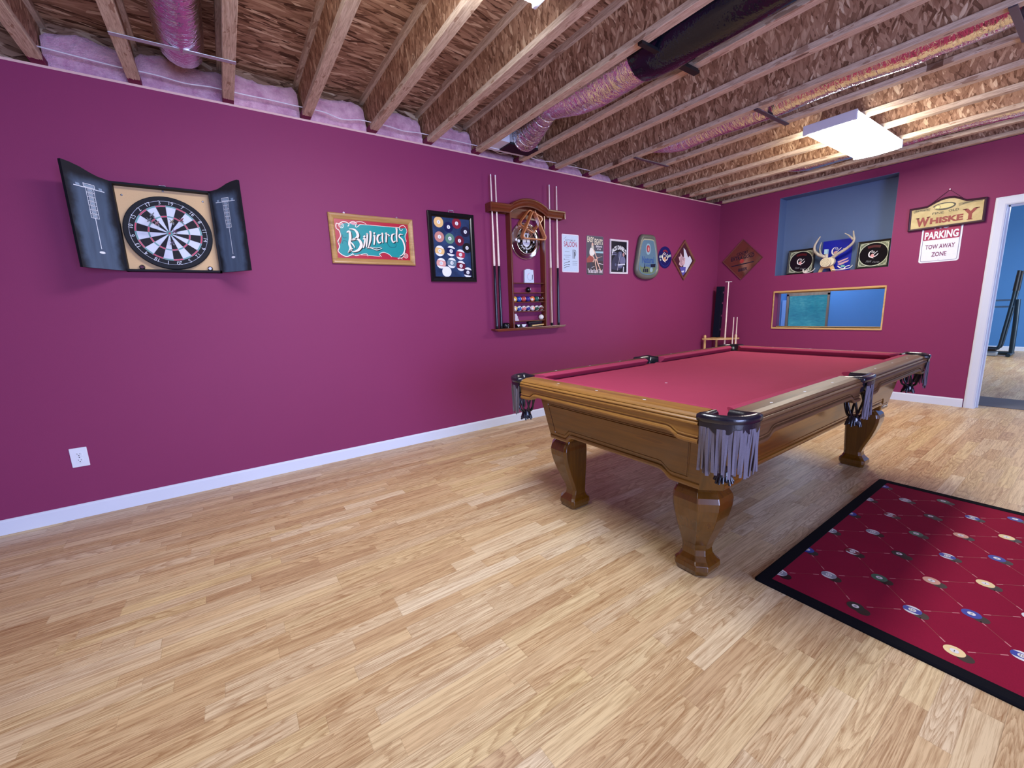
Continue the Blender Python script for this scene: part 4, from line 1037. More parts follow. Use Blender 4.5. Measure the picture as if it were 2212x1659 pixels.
def eight(b, d):
    z = d + .0006
    b.rect(-.136, .136, -.06, .218, z - .0003, 1); b.rect(-.136, .136, -.218, -.06, z - .0003, 2)
    b.face([(x, y, z) for x, y in ((.0, .048), (.138, .052), (.138, .03), (.01, .030))], 3); b.face([(x, y, z) for x, y in ((.06, -.085), (.138, -.095), (.138, -.102), (.06, -.092))], 4)
    b.prism([(-.138, -.04), (-.09, .0), (-.04, .005), (-.025, -.04), (-.05, -.075), (-.138, -.085)], z - .0002, z, 5)
    b.stroke([(-.068, -.08), (-.06, -.15)], .035, z, 6); b.stroke([(-.06, -.14), (-.01, -.125)], .005, z, 4)
    z += .0005
    # seated woman in a white dress holding a cue
    b.prism(bez([(-.06, .12), (-.045, .145), (-.03, .115), (-.02, .09), (-.03, .06), (-.06, .075), (-.06, .12)], 4)[:-1], z, z + .0002, 7)
    b.prism(bez([(-.075, .085), (-.05, .08), (-.02, .06), (-.005, .03), (-.03, .0), (-.06, -.01), (-.09, .01), (-.092, .05), (-.075, .085)], 4)[:-1], z + .0002, z + .0005, 8)
    b.prism(circ(-.043, .125, .016, 14, .02), z + .0002, z + .0006, 9)
    b.stroke(bez([(-.025, .065), (.0, .03), (.02, -.015), (.045, -.03)], 5), .013, z + .0008, 9); b.stroke([(.03, -.03), (.12, -.005)], .004, z + .0008, 9)
    b.stroke(bez([(-.055, .0), (-.02, -.03), (-.025, -.06), (-.04, -.075)], 5), .014, z + .0008, 9)
    b.stroke(bez([(.0, -.04), (.005, -.09), (.02, -.14), (.035, -.19)], 5), [.02 - .0007 * i for i in range(16)], z + .0008, 9); b.stroke(bez([(.02, -.035), (.045, -.09), (.075, -.14), (.10, -.18)], 5), [.02 - .0007 * i for i in range(16)], z + .0008, 9)
    z += .001
    b.text('EASY', -.075, .178, .105, .062, z, 10, .02, fn=lambda x, y: (x, y * (1 - x * 1.2))); b.text("EIGHT'S", .058, .158, .135, .068, z, 10, .02, fn=lambda x, y: (x, y * (1 - x * 1.0)))
    b.text('Billiards', .065, .106, .10, .024, z, 4, .02); b.text('& Pool', .065, .076, .06, .02, z, 4, .02)
    b.text('The Best Rack in Town!', .0, -.178, .25, .05, z, 4, .02)
plate_sign('tin_sign', 'dark tin sign of a seated woman with a cue, second right of the cue rack', 'sign', 3.713, 1.807, .142, .222, .02,
           [ink('6a5a74'), ink('33314a'), ink('2a1222'), ink('9cc8d4'), ink('e8e2ea'), ink('9a3430'), ink('1c1a3c'), ink('c8c4b4'), ink('eeeae2'), ink('e0b4a0'), ink('f0e6cc')], eight, group='tin signs on the left wall')
t = thing('framed_mirror_sign', 'white framed black sign with arched Jack Daniel\'s lettering', 'sign', (0, 4.1235, 1.807), WL)
t['label'] = 'white framed black whiskey sign with arched white lettering on the left wall'
b = MB(); frame(b, .163, .204, .021, .018); b.build('frame', ink('e6e2ec', .35), t, auto='recalc')
b = MB(); b.box(-.143, .143, -.184, .184, .002, .008, 0)
arc = lambda x, y: (x * (1 + y * .9), y + .055 * (1 - (x / .125) ** 2) - .05 + y * .25)
z = .0086
b.text("JACK DANIEL'S", 0, .100, .262, .056, z + .001, 1, .03, fn=arc)
b.prism(bez([(-.13, -.15), (-.12, -.05), (-.06, .02), (.0, .06), (.06, .02), (.08, -.06), (.06, -.13), (-.02, -.16), (-.13, -.15)], 4)[:-1], .008, .0083, 2)
b.prism(bez([(.0, .06), (.05, .06), (.06, .0), (.03, -.04), (-.01, .0), (.0, .06)], 4)[:-1], .0083, .0085, 3)
b.prism(circ(.085, .03, .018, 14, .024), .0083, .0087, 4); b.prism(bez([(.05, .0), (.09, .01), (.12, -.03), (.11, -.08), (.03, -.08), (.02, -.04), (.05, .0)], 4)[:-1], .0083, .0086, 5)
b.face([(x, y, z + .0003) for x, y in ((-.02, -.085), (.11, -.078), (.115, -.095), (-.02, -.105))], 6); b.stroke([(.028, .04), (-.03, -.165)], .005, z + .0005, 6); b.stroke([(.088, -.115), (.083, -.178)], .018, z + .0004, 6)
b.face([(x, y, z + .0002) for x, y in ((-.01, -.105), (.07, -.10), (.06, -.125), (-.01, -.13))], 5); b.prism(circ(-.06, -.095, .016, 10), .0083, .0086, 3)
for v in (.045, .025): b.stroke([(-.12, v), (-.045, v)], .011, z + .0003, 5)
b.build('sign_panel', [ink('0b0d1c', .25), ink('f0f2fa'), ink('2c2c48', .3), ink('5a5f80', .3), ink('b88a8c', .3), ink('6a6c90', .3), ink('c8ccdc', .3)], t)
# egg shaped plaque
t = thing('beer_plaque', 'grey egg-shaped plaque reading Natural on the left wall', 'sign', (0, 4.64, 1.82), WL)
t['label'] = 'thick grey egg-shaped plaque with blue lettering on the left wall'
def egg(k, yo=0):
    pts = [(-.105, .281), (.105, .281), (.15, .24), (.185, .12), (.218, -.04), (.235, -.14), (.215, -.21), (.14, -.262), (.0, -.281), (-.14, -.262), (-.215, -.21), (-.235, -.14), (-.218, -.04), (-.185, .12), (-.15, .24)]
    return [(x * k, y * k + yo) for x, y in bez(pts + pts[:1], 4)[:-1]]
b = MB(); rings = [[(x, y, z) for x, y in egg(k)] for k, z in ((.97, 0), (1.0, .012), (1.0, .035), (.93, .055), (.86, .058), (.82, .050), (.80, .046))]
b.loft(rings, smooth=True); b.build('surround', ink('6c6e68', .4, .25), t, auto='recalc')
b = MB(); z = .0465
b.prism(egg(.81), .044, z, 0); b.prism(egg(.79, -.012), z, z + .0004, 1)
b.prism(circ(.0, .10, .05, 20, .07), z, z + .0008, 3); b.prism(circ(.0, .105, .034, 18, .046), z, z + .0012, 2); b.prism(circ(.006, .10, .014, 12, .024), z, z + .0016, 6)
b.text('Natural', 0, -.035, .24, .085, z + .002, 4, .03); b.text('LIGHT', .0, -.105, .13, .028, z + .002, 4, .02)
b.prism([(-.13, -.02), (.13, -.02), (.13, -.012), (-.13, -.012)], z, z + .0008, 3) if False else None
b.prism(bez([(-.165, -.10), (-.12, -.13), (-.02, -.12), (.08, -.14), (.165, -.10), (.15, -.17), (.08, -.205), (-.08, -.205), (-.15, -.17), (-.165, -.10)], 4)[:-1], z, z + .0009, 5)
b.face([(x, y, z + .0012) for x, y in ((.05, -.085), (.155, -.08), (.15, -.125), (.06, -.125))], 7)
for x in (-.085, -.045, -.01): b.face([(x - .015, -.19, z + .0013), (x + .015, -.19, z + .0013), (x + .013, -.145, z + .0013), (x - .012, -.150, z + .0013)], 7)
b.face([(x, y, z + .0013) for x, y in ((-.085, -.145), (-.065, -.065), (-.055, -.14))], 7); b.prism(circ(.07, -.16, .03, 14), z, z + .0014, 3)
b.build('label_panel', [ink('a8a890', .35), ink('5c7c94', .35), ink('a84450', .35), ink('8fb0c0', .35), ink('3a5c9a', .35), ink('6c7e60', .35), ink('d8a0a0', .35), ink('141a34', .35)], t)
def emblem(b, s, z, W, Pk, ox=0, oy=0):
    """antler-like crescent strokes with a small pinkish head, abstract"""
    def T(pts, w): b.stroke([(ox + s * x, oy + s * y) for x, y in bez(pts, 6)], [q * s for q in w] if isinstance(w, list) else w * s, z, W)
    T([(-.1, .62), (-.42, .45), (-.55, .1), (-.45, -.3), (-.1, -.5), (.1, -.62)], [.02 + .15 * math.sin(PI * i / 30) for i in range(31)])
    T([(.0, -.1), (.25, .2), (.5, .45)], .07); T([(.05, -.42), (.4, -.25), (.62, .1)], [.05 + .07 * math.sin(PI * i / 12) for i in range(13)]); T([(-.25, .3), (.0, .5), (.1, .3), (-.1, .25)], .06)
    b.face([(ox + s * x, oy + s * y, z - .0003) for x, y in bez([(-.35, -.1), (-.05, .1), (.1, -.15), (.25, -.35), (.05, -.5), (-.25, -.4), (-.35, -.1)], 4)[:-1]], Pk)
t = thing('round_beer_sign', 'small round dark blue sign with a white emblem on the left wall', 'sign', (0, 5.057, 1.838), WL)
b = MB(); b.prism(circ(0, 0, .144, 40), .001, .006, 0); b.ring(0, 0, .0064, .112, .118, 1, 30, PI * 1.15, PI * 1.85)
emblem(b, .105, .0075, 2, 3); b.text('GENESEE', 0, .075, .10, .02, .0074, 4, .02) if False else None
b.stroke([(-.13, .0), (-.08, .01), (-.05, .0)], .03, .0068, 5); b.stroke([(.04, .0), (.08, .02), (.125, .03)], .03, .0068, 5); b.stroke(bez([(-.05, .075), (.0, .09), (.05, .07)], 5), .022, .0068, 4); b.disc(-.10, -.035, .0068, .014, 5, 12)
b.build('sign_disc', [ink('14145c', .3), ink('2c3c90', .3), ink('f2ecdc', .3), ink('d8a078', .3), ink('8a2434', .3), ink('a8b8b4', .3)], t)
t = thing('diamond_mirror_sign', 'brown framed diamond mirror with white and purple print on the left wall', 'sign', (0, 5.49, 1.815), WL)
def dia(r): return [(0, -r), (r, 0), (0, r), (-r, 0)]
def diaframe(b, r, w, d):
    prof = [(0, 0), (0, d * .8), (.2 * w, d), (.8 * w, d * .8), (w, d * .4), (w, 0)]
    b.loft([[(x * (r - p) / r, y * (r - p) / r, z) for p, z in prof] for x, y in dia(r)], loop=True)
b = MB(); diaframe(b, .277, .038, .025); b.build('frame', M['goldwood'] if False else mat_wood('brown_frame', hexc('5a3028'), hexc('8a5848'), 0, 1, .4, .2), t, auto='recalc')
b = MB(); b.prism(dia(.245), .001, .008, 0); z = .009
b.face([(x, y, z) for x, y in ((-.02, .17), (.03, .14), (.10, .04), (.14, .07), (.20, .0), (.05, -.17), (-.03, -.06), (.0, .03))], 1)
b.face([(x, y, z + .0003) for x, y in ((-.13, .04), (-.09, .05), (-.09, .10), (-.04, .05), (.03, .03), (.02, -.05), (-.06, -.09), (-.12, -.06), (-.10, -.02))], 2)
b.face([(x, y, z + .0004) for x, y in ((-.10, -.10), (.05, -.09), (.04, -.17), (-.02, -.215))], 3); b.face([(x, y, z + .0008) for x, y in ((-.06, -.15), (.01, -.14), (.01, -.165), (-.045, -.17))], 1)
for k in range(3): b.ring(-.03, -.01, z + .0009, .022 + .018 * k, .028 + .018 * k, 4, 14, .6 * k, .6 * k + 4)
b.build('mirror_print', [ink('6a3a4c', .15, .6), ink('dce0f4', .2), ink('d8b4c0', .2), ink('5a58b0', .2), ink('5c4464', .2)], t)
# ------------------------------------------------------------------ wall cue rack and what it holds
YR, ZR = 2.69, 1.0
t = thing('wall_cue_rack', 'mahogany wall cue rack with arched crown and ball shelves', 'cue rack', (0, YR, ZR), WL)
def arch_path(dz):
    half = .468; no = .235; s = 1 - dz * .6
    p = [(-half, 1.228), (-no - .01, 1.228)]
    n = 16; hgt = .078
    for k in range(n + 1):
        a = k / n; x = -no + 2 * no * a
        p.append((x, 1.228 + hgt * math.sin(PI * a) ** .75))
    p += [(no + .01, 1.228), (half, 1.228)]
    return [(x, z - dz) for x, z in p]
b = MB()
def crown(prof, holes=()):
    rings = []
    P = arch_path(0)
    for i, (x, z) in enumerate(P):
        rings.append([(x, z - dz, n_) for n_, dz in prof])
    b.loft(rings)
crown([(.070, .002), (.100, .0), (.106, .006), (.106, .016), (.094, .030), (.088, .044), (.090, .052), (.080, .066), (.078, .078), (.070, .080)])
crown([(0, 0), (.016, 0), (.016, .080), (0, .080)])
for sx in (-1, 1): b.box(sx * .468 - .006, sx * .468 + .006, 1.150, 1.226, 0, .10)
b.build('crown', M['mahogx'], t, auto='recalc')
b = MB(); P = [(x, z) for x, z in arch_path(.07) if abs(x) <= .236]
b.prism([(-.235, 1.118), (.235, 1.118)] + P[::-1], .016, .024); b.build('fascia', M['mahogx'], t)
for y in (2.4555, 2.887):
    b = MB(); b.box(y - YR - .008, y - YR + .008, .022, 1.16, 0, .082); b.build('upright', M['mahog'], t, bevel=.002)
for z in (1.482, 1.382, 1.287, 1.19, 1.092):
    b = MB(); b.box(2.4635 - YR, 2.879 - YR, z - ZR - .009, z - ZR, 0, .066); b.build('shelf', M['mahogx'], t, bevel=.002)
b = MB(); b.prism([(-.435, -.004), (.435, -.004), (.47, .012), (.47, .022), (-.47, .022), (-.47, .012)], 0, .088, fn=lambda x, y, z: (x, y, z)); b.build('base_shelf', M['mahogx'], t, bevel=.003)
def cue(y, top, lab, butt, wrap, src=None, n=.05, name='pool_cue'):
    d = thing(name, lab, 'cue', (n, y, 1.0225), group='pool cues in the wall rack')
    H = top - 1.0225
    b = MB(); b.lathe([(.0062, H - .018), (.0060, H - .004), (.0045, H)], 10); b.build('tip', ink('f2f0f4'), d)
    b = MB(); b.lathe([(.0115, .62), (.0095, .80), (.0068, 1.15), (.0062, H - .018)], 12); b.build('shaft', M['maple'], d)
    b = MB(); b.lathe([(.0145, .03), (.0142, .20), (.0128, .45), (.0115, .62)], 12); b.build('butt', butt, d)
    # points of the splice
    b = MB()
    for k in range(4):
        a = k * PI / 2 + .4
        b.loft([[((.0122 + .0006) * math.cos(a + e), (.0122 + .0006) * math.sin(a + e), .43) for e in (-.5, 0, .5)], [((.0113 + .0006) * math.cos(a + e), (.0113 + .0006) * math.sin(a + e), .64) for e in (-.05, 0, .05)]], caps=False, closed=False)
    b.build('splice', wrap, d)
    b = MB(); b.lathe([(.011, 0), (.0145, .004), (.0145, .03)], 12); b.build('bumper', M['black'], d)
    return d
dkb = ink('14101c', .12); brn = mat_wood('cue_butt_brown', hexc('9a6a58'), hexc('c89a88'), 2, 1, .2, .4)
cue(2.262, 2.487, 'pool cue with glossy black butt, outermost left in the wall rack', dkb, dkb)
cue(2.315, 2.487, 'pool cue with glossy black butt, second from left in the wall rack', dkb, dkb)
cue(2.985, 2.487, 'pool cue with pale butt, right of the ball shelves', brn, brn)
cue(3.085, 2.484, 'pool cue with glossy black butt, rightmost in the wall rack', dkb, dkb)
# balls
def ball_mat(col, stripe):
    g = NG('ball_' + col + ('_stripe' if stripe else '')); nrm = g.n('ShaderNodeTexCoord').outputs['Object']; o = g.sep(nrm); c = hexc(col)
    d = g.m('ADD', g.m('MULTIPLY', o[0], .62), g.m('ADD', g.m('MULTIPLY', o[1], .25), g.m('MULTIPLY', o[2], .743)))
    num = g.m('GREATER_THAN', d, .0252)
    base = c
    if stripe: base = g.mix(g.m('LESS_THAN', g.m('ABSOLUTE', g.m('SUBTRACT', o[1], g.m('MULTIPLY', o[0], .35))), .0165), hexc('f0f0f0'), c)
    return g.fin(g.mix(num, base, hexc('f2f2f4')), .08, coat=.5)
def ball(y, zs, lab, col, stripe=False, face=True, grp='billiard balls on the wall rack shelves'):
    me = MB(); n = 16; R = .0285; rings = []
    for k in range(1, n): a = PI * k / n; rings.append([(R * math.sin(a) * math.cos(2 * PI * q / 24), R * math.sin(a) * math.sin(2 * PI * q / 24), R * math.cos(a)) for q in range(24)])
    me.loft(rings, smooth=True, caps=True)
    o = me.build('billiard_ball', ball_mat(col, stripe) if col != 'cue' else ink('f4f2ee', .08), auto='recalc')
    o.location = (.036, y, zs + R); o.rotation_euler = WL
    if not face: o.rotation_euler = (PI / 2, PI, PI / 2)
    return tag(o, lab, 'ball', grp)
so = [('e8b850', 'yellow', 0), ('2450b4', 'blue', 1), ('c04848', 'red', 1), ('3a2a88', 'dark purple', 1), ('ea7a48', 'orange', 0), ('1c5a50', 'green', 1), ('4a1820', 'maroon', 1)]
stp = [('ecc468', 'yellow', 0), ('2450a8', 'blue', 1), ('d07078', 'red', 1), ('2c2a80', 'dark purple', 1), ('eca08c', 'orange', 0), ('1c4c3c', 'green', 1), ('6a3030', 'maroon', 1)]
for k in range(7):
    y = 2.5 + .0578 * k
    ball(y, 1.287, 'solid %s billiard ball on the upper ball row of the rack' % so[k][1], so[k][0], False, so[k][2])
    ball(y, 1.19, 'striped %s and white billiard ball on the lower ball row of the rack' % stp[k][1], stp[k][0], True, stp[k][2])
ball(2.682, 1.382, 'black eight ball alone on its shelf in the rack', '0a0a0e')
ball(2.848, 1.092, 'plain white cue ball at the right of the lowest shelf', 'cue')
# things on the shelves
t = thing('playing_card_box', 'small white card box standing on the top shelf of the rack', 'box', (.006, 2.708, 1.4822), WL)
b = MB(); b.prism([(-.062, 0), (.062, 0), (.055, .135), (.02, .137), (.01, .142), (-.03, .142), (-.057, .132)], 0, .022, 0); b.build('carton', ink('cfdcf0', .5), t, bevel=.002)
b = MB(); b.ring(.01, .065, .0225, .036, .0385, 0, 20, PI * .5, PI * 1.75); b.stroke([(.038, .035), (.041, .085)], .008, .0226, 1); b.disc(-.015, .088, .0226, .008, 2, 10); b.build('print', [ink('6c88a8'), ink('14224a'), ink('e4b8d0')], t)
b = MB(); rng = random.Random(3); rings = []
for k in range(6):
    f_ = k / 5; w_ = .036 * (1 - .55 * f_); rings.append([(.034 + w_ * .7 * math.cos(2 * PI * q / 9) * (1 + rng.uniform(-.25, .25)), 2.514 + .012 * f_ * -1 + w_ * math.sin(2 * PI * q / 9) * (1 + rng.uniform(-.25, .25)), 1.093 + .072 * f_) for q in range(9)])
b.loft(rings); tag(b.build('crumpled_bag', ink('cfc8d4', .35), auto='recalc'), 'crumpled clear plastic bag at the left of the lowest shelf', 'bag')
o = thing('round_case', 'round black case on the rack base beside the left cues', 'case', (.045, 2.375, 1.0225))
b = MB(); b.lathe([(.030, 0), (.040, .008), (.042, .03), (.036, .05), (.02, .057)], 20); b.build('shell', ink('0c0e18', .25), o)
b = MB(); b.tube([(.043 * math.cos(a), 0, .004 + .053 * math.sin(a)) for a in [PI * k / 10 for k in range(11)]], .002, 5); b.build('seam', M['steel'], o)
t = thing('table_brush', 'black pool table brush lying on the base of the rack', 'brush', (.0, 2.742, 1.0225), WL)
b = MB(); b.prism([(-.075, .03), (.11, .045), (.115, .065), (-.075, .055)], .01, .05, 0); b.build('back', M['black'], t, bevel=.004)
b = MB(); b.prism([(-.06, .0), (.11, .0), (.11, .036), (-.06, .026)], .015, .045, 0); b.build('bristle', ink('15131c', .9), t)
b = MB(); b.tube([(-.04, .012, .062), (.115, .018, .062)], .008, 8); b.build('handle', M['pine'], t)
t = thing('chalk_holder', 'black and white chalk holder at the bottom left of the rack', 'chalk holder', (.0, 2.565, 1.0225), WL)
b = MB(); b.prism([(-.07, .034), (.07, .034), (.045, 0), (-.045, 0)], .03, .06, 0); b.build('body', M['black'], t)
b = MB(); b.face([(-.062, .032, .0605), (-.04, .005, .0605), (-.022, .030, .0605)]); b.face([(.0, .032, .0605), (.012, .004, .0605), (.04, .004, .0605), (.064, .032, .0605)]); b.build('facet', ink('e8eef8'), t)
# wall clock, racks hanging in front of it
t = thing('wall_clock', 'round chrome pool room clock hanging inside the cue rack', 'clock', (0, 2.682, 1.908), WL)
b = MB(); b.lathe([(.150, .0), (.186, .004), (.188, .012), (.178, .022), (.174, .018), (.166, .030), (.160, .026), (.150, .040), (.142, .036), (.134, .044), (.126, .040), (.122, .026)], 48); b.build('bezel', M['chrome'], t)
b = MB(); b.prism(circ(0, 0, .1235, 40), .020, .026, 0)
b.disc(0, -.012, .0266, .048, 1, 28); b.disc(0, .050, .0266, .03, 1, 20); b.disc(0, .050, .027, .014, 0, 14)
def onarc(R0, inv):
    def f(x, y):
        r = R0 + (y if not inv else -y); a = x / R0
        return (r * math.sin(a), r * math.cos(a)) if not inv else (r * math.sin(a), -r * math.cos(a))
    return f
b.text('AP', -.035, .0 - .006, .032, .022, .0272, 1, .02, fn=onarc(.075, False)); b.text('D', .03, -.006, .016, .024, .0272, 1, .02, fn=onarc(.075, False))
b.text('Pool Room', 0, 0, .15, .024, .0272, 1, .02, fn=onarc(.078, True))
for x, y, r in ((0, .108, .010), (0, -.108, .010), (-.097, -.006, .015), (.097, -.006, .010)): b.disc(x, y, .0272, r, 1, 14, r * 1.15)
b.build('face', [ink('0c0f1c', .2), ink('e2e6ee', .3)], t)
b = MB(); b.stroke([(0, -.01), (.001, .055)], .007, .030); b.disc(0, -.012, .0305, .007, 0, 14); b.build('hour_hand', M['black'], t)
b = MB(); b.stroke([(0, -.01), (-.001, .085)], .004, .0315); b.build('minute_hand', M['black'], t)
def rack_frame(pts, label, nm, n0, n1, w, loc):
    d = thing(nm, label, 'ball rack', loc, WL, 'ball racks hanging on the cue rack')
    N = len(pts); cxx = sum(p[0] for p in pts) / N; cyy = sum(p[1] for p in pts) / N
    def rounded(k, r):
        out = []
        for i in range(N):
            p = Vector(pts[i]); a = (Vector(pts[i - 1]) - p).normalized(); c = (Vector(pts[(i + 1) % N]) - p).normalized()
            bi = (a + c).normalized(); half = a.angle(c) / 2; q = p + bi * (k / math.sin(half)); rr = r
            L_ = rr / math.tan(half); C_ = q + bi * (rr / math.sin(half)); s0 = q + a * L_; s1 = q + c * L_
            for j in range(6):
                f_ = j / 5; v = (s0 - C_).lerp(s1 - C_, f_).normalized() * rr; out.append(tuple(C_ + v))
        return out
    o_, i_ = rounded(0, .028), rounded(w, .018)
    b = MB(); n = len(o_)
    b.loft([[(x, y, z) for x, y in P_] for P_, z in ((o_, n0), (o_, n1), (i_, n1), (i_, n0))], loop=True)
    b.build('frame', M['rackwood'], d, auto='recalc', bevel=.002)
    return d
pg = thing('hanging_peg', 'small wooden peg on the crown holding the ball racks', 'peg', (.024, 2.715, 2.178), WL)
b = MB(); b.lathe([(.006, 0), (.006, .12), (.008, .122), (.008, .126)], 10); b.build('dowel', M['mahog'], pg)
rack_frame([(-.172, -.262), (.172, -.262), (0, .045)], 'orange wooden triangle ball rack hanging in front of the clock', 'triangle_rack', .088, .138, .012, (0, 2.713, 2.168))
rack_frame([(-.165, -.10), (.02, -.18), (.165, -.015), (-.025, .055)], 'orange wooden diamond ball rack hanging behind the triangle', 'diamond_rack', .030, .080, .012, (0, 2.722, 2.155))

# ------------------------------------------------------------------ far wall: signs
t = thing('whiskey_sign', 'arched tan and brown whiskey sign hanging beside the doorway', 'sign', (2.455, YF, 2.02), WF)
def wh(e):
    p = [(-.285 + e, -.122 + e), (.285 - e, -.118 + e), (.282 - e, .116 - e), (.14, .125 - e), (.10, .150 - e), (.05, .178 - e), (.01, .184 - e), (-.04, .178 - e), (-.10, .150 - e), (-.15, .120 - e), (-.290 + e, .118 - e)]
    return p
b = MB(); b.loft([[(x, y, z) for x, y in wh(e)] for e, z in ((0, .0065), (0, .026), (.008, .032), (.018, .028), (.022, .022))], caps=True); b.build('frame', ink('3a1c30', .4), t, auto='recalc')
b = MB(); b.prism(wh(.021), .0075, .0235, 0); z = .0242
b.prism(circ(-.02, .095, .085, 24, .030), z - .0008, z, 1)
b.face([(x, y, z + .0006) for x, y in [(-.02 + .086 * math.cos(a), .095 + .034 * math.sin(a)) for a in [PI * .0 + PI * k / 12 for k in range(13)]] + [(-.02 + .07 * math.cos(a), .097 + .022 * math.sin(a)) for a in [PI - PI * k / 12 for k in range(13)]]], 3)
b.face([(x, y, z + .0006) for x, y in [(-.02 + .086 * math.cos(a), .095 + .040 * math.sin(a)) for a in [PI * 1.2 + PI * .8 * k / 12 for k in range(13)]] + [(-.02 + .072 * math.cos(a), .095 + .024 * math.sin(a)) for a in [PI * 2 - PI * .8 * k / 12 for k in range(13)]]], 3)
b.ring(-.07, .09, z + .0008, .020, .024, 4, 20); b.disc(-.07, .09, z + .0007, .013, 5, 14)
b.stroke([(-.255, .075), (-.21, .090), (-.125, .082)], .03, z, 4); b.stroke([(.085, .085), (.17, .102), (.25, .098)], .03, z, 4)
b.text("Sagoy's", -.19, .083, .105, .022, z + .0006, 3, .02); b.stroke(bez([(.11, .086), (.14, .094), (.17, .096), (.20, .104), (.23, .104)], 6), [.004, .009, .006, .010, .005], z + .0006, 3)
b.text('FINE', -.06, .032, .085, .022, z + .0006, 3, .01); b.text('OLD', .055, .040, .075, .022, z + .0006, 3, .01)
big = dict(m=2, bold=.05)
b.text('W', -.172, -.040, .105, .095, z + .0006, **big); b.text('HISKE', .008, -.042, .245, .062, z + .0006, **big); b.text('Y', .178, -.022, .105, .105, z + .0006, **big)
for x, y, w_ in ((-.215, .004, .03), (-.13, .004, .03), (.135, .028, .03), (.222, .028, .03), (.178, -.076, .04)): b.rect(x - w_ / 2, x + w_ / 2, y - .004, y + .004, z + .0006, 2)
g = NG('aged_parchment'); nz = g.noise(g.co(), 9.0, 4.0, .6); tan = g.fin(g.ramp(nz, [(.3, hexc('b4a068')), (.7, hexc('d4c48e'))]), .5)
b.build('sign_panel', [tan, ink('d8cc8a'), ink('8c2c28'), ink('2c2418'), ink('94865a'), ink('ece49c')], t)
b = MB(); b.tube([(-.15, .118, .008), (.003, .252, .004), (.13, .122, .008)], .0022, 5); b.build('hanging_wire', ink('38142c', .5, .3), t)
b = MB(); b.lathe([(.002, .0), (.002, .012), (.005, .013)], 8, 0, (.003, .255, 0)); b.build('nail', M['steel'], t)
t = thing('parking_sign', 'white and red no parking tow away zone sign below the whiskey sign', 'sign', (2.4395, YF, 1.775), WF)
b = MB(); b.prism(rrect(-.1535, .1535, -.2285, .2285, .022), .001, .003, 0)
b.prism(rrect(-.141, .141, -.2155, .2155, .018), .003, .0034, 1); b.prism(rrect(-.137, .137, -.2115, .2115, .015), .003, .0037, 0); b.prism(rrect(-.137, .137, .002, .2115, .015), .003, .0040, 2); b.rect(-.137, .137, -.004, .006, .0041, 0)
b.text('NO', 0, .150, .12, .072, .0044, 0, .03); b.text('PARKING', 0, .055, .255, .078, .0044, 0, .035); b.text('TOW AWAY', 0, -.065, .225, .046, .0042, 3, .022); b.text('ZONE', 0, -.145, .115, .046, .0042, 3, .022)
b.disc(0, -.20, .0042, .003, 1, 8)
b.build('panel', [ink('e6ecf8', .3), ink('6c7090', .3), ink('a01c50', .3), ink('7a3c68', .3)], t)
t = thing('diamond_mirror_sign', 'gold-brown diamond mirror sign on the far wall near the corner', 'sign', (.368, YF, 1.814), WF)
b = MB(); diaframe(b, .291, .016, .018); b.build('frame', ink('6a3c40', .35), t, auto='recalc')
gm = ink('a0705c', .12, .85)
b = MB(); b.prism(dia(.278), .001, .010, 0); z = .0108
b.face([(x, y, z) for x, y in ((-.155, .075), (.06, .105), (.06, .035), (-.165, .005))], 1) if False else None
b.stroke([(-.15, -.085), (.17, -.045)], .014, z, 1)
sh = lambda x, y: (x, y + x * .12)
b.text('COORS', .0, .095, .16, .036, z + .0004, 1, .02, fn=sh); b.stroke([(-.165, .045), (.0, .068), (.165, .088)], .006, z, 1)
b.text('EXTRA GOLD', .005, .032, .33, .050, z + .0004, 1, .025, fn=sh)
b.text('BEER', .02, -.14, .13, .042, z + .0004, 1, .025, fn=sh); b.disc(.0, -.02, z, .03, 2, 16)
b.build('mirror_print', [gm, ink('1c1430', .3), ink('b03c3c', .3)], t)

# ------------------------------------------------------------------ niche contents
def mirror_frame(x0, x1, z0_, z1_, label):
    t = thing('framed_mirror', label, 'framed mirror', ((x0 + x1) / 2, YF + .125, NZ0 + .004), (PI / 2 - .10, 0, 0), 'square framed mirrors standing in the niche')
    hx = (x1 - x0) / 2; H = z1_ - z0_
    b = MB(); b2 = MB(); frame(b2, hx, H / 2, .022, .02); b2.xf(Matrix.Translation((0, H / 2, 0))); b2.build('frame', ink('1c1a1a', .35), t, auto='recalc')
    b = MB(); b.box(-hx + .018, hx - .018, .018, H - .018, .001, .008, 0); c = H / 2; z = .0086
    R_ = min(hx, H / 2) - .026
    b.ring(0, c, z, R_, R_ + .008, 1, 40); b.disc(0, c, z - .0003, R_, 2, 40)
    for sx in (-1, 1):
        for sy in (-1, 1):
            x, y = sx * (hx - .042), c + sy * (H / 2 - .042)
            b.ring(x, y, z + .0003, .008, .011, 1, 12); b.stroke(bez([(x - sx * .06, y + sy * .012), (x - sx * .02, y + sy * .012), (x + sx * .012, y - sy * .01), (x + sx * .012, y - sy * .06)], 5), .006, z + .0003, 1)
    b.stroke(bez([(-.06, c + .085), (0, c + .095), (.06, c + .085)], 5), .028, z, 4)
    emblem(b, .075, z + .0009, 3, 5, 0, c); b.text('Hunt', -.035, c - .078, .055, .028, z + .0006, 6, .03, .3); b.text('Camp', .035, c - .096, .065, .026, z + .0006, 6, .03, .3)
    b.build('mirror_print', [ink('8e9c84', .25, .5), ink('c4ccb4', .3), ink('14141a', .12), ink('f2eeee', .3), ink('4c1018', .3), ink('d89a98', .3), ink('6c6c70', .3)], t)
mirror_frame(.925, 1.243, 1.545, 1.872, 'square framed black mirror at the left end of the niche, left of the antlers')
mirror_frame(1.690, 2.008, 1.545, 1.872, 'square framed black mirror at the right end of the niche, with pale corner ornaments')
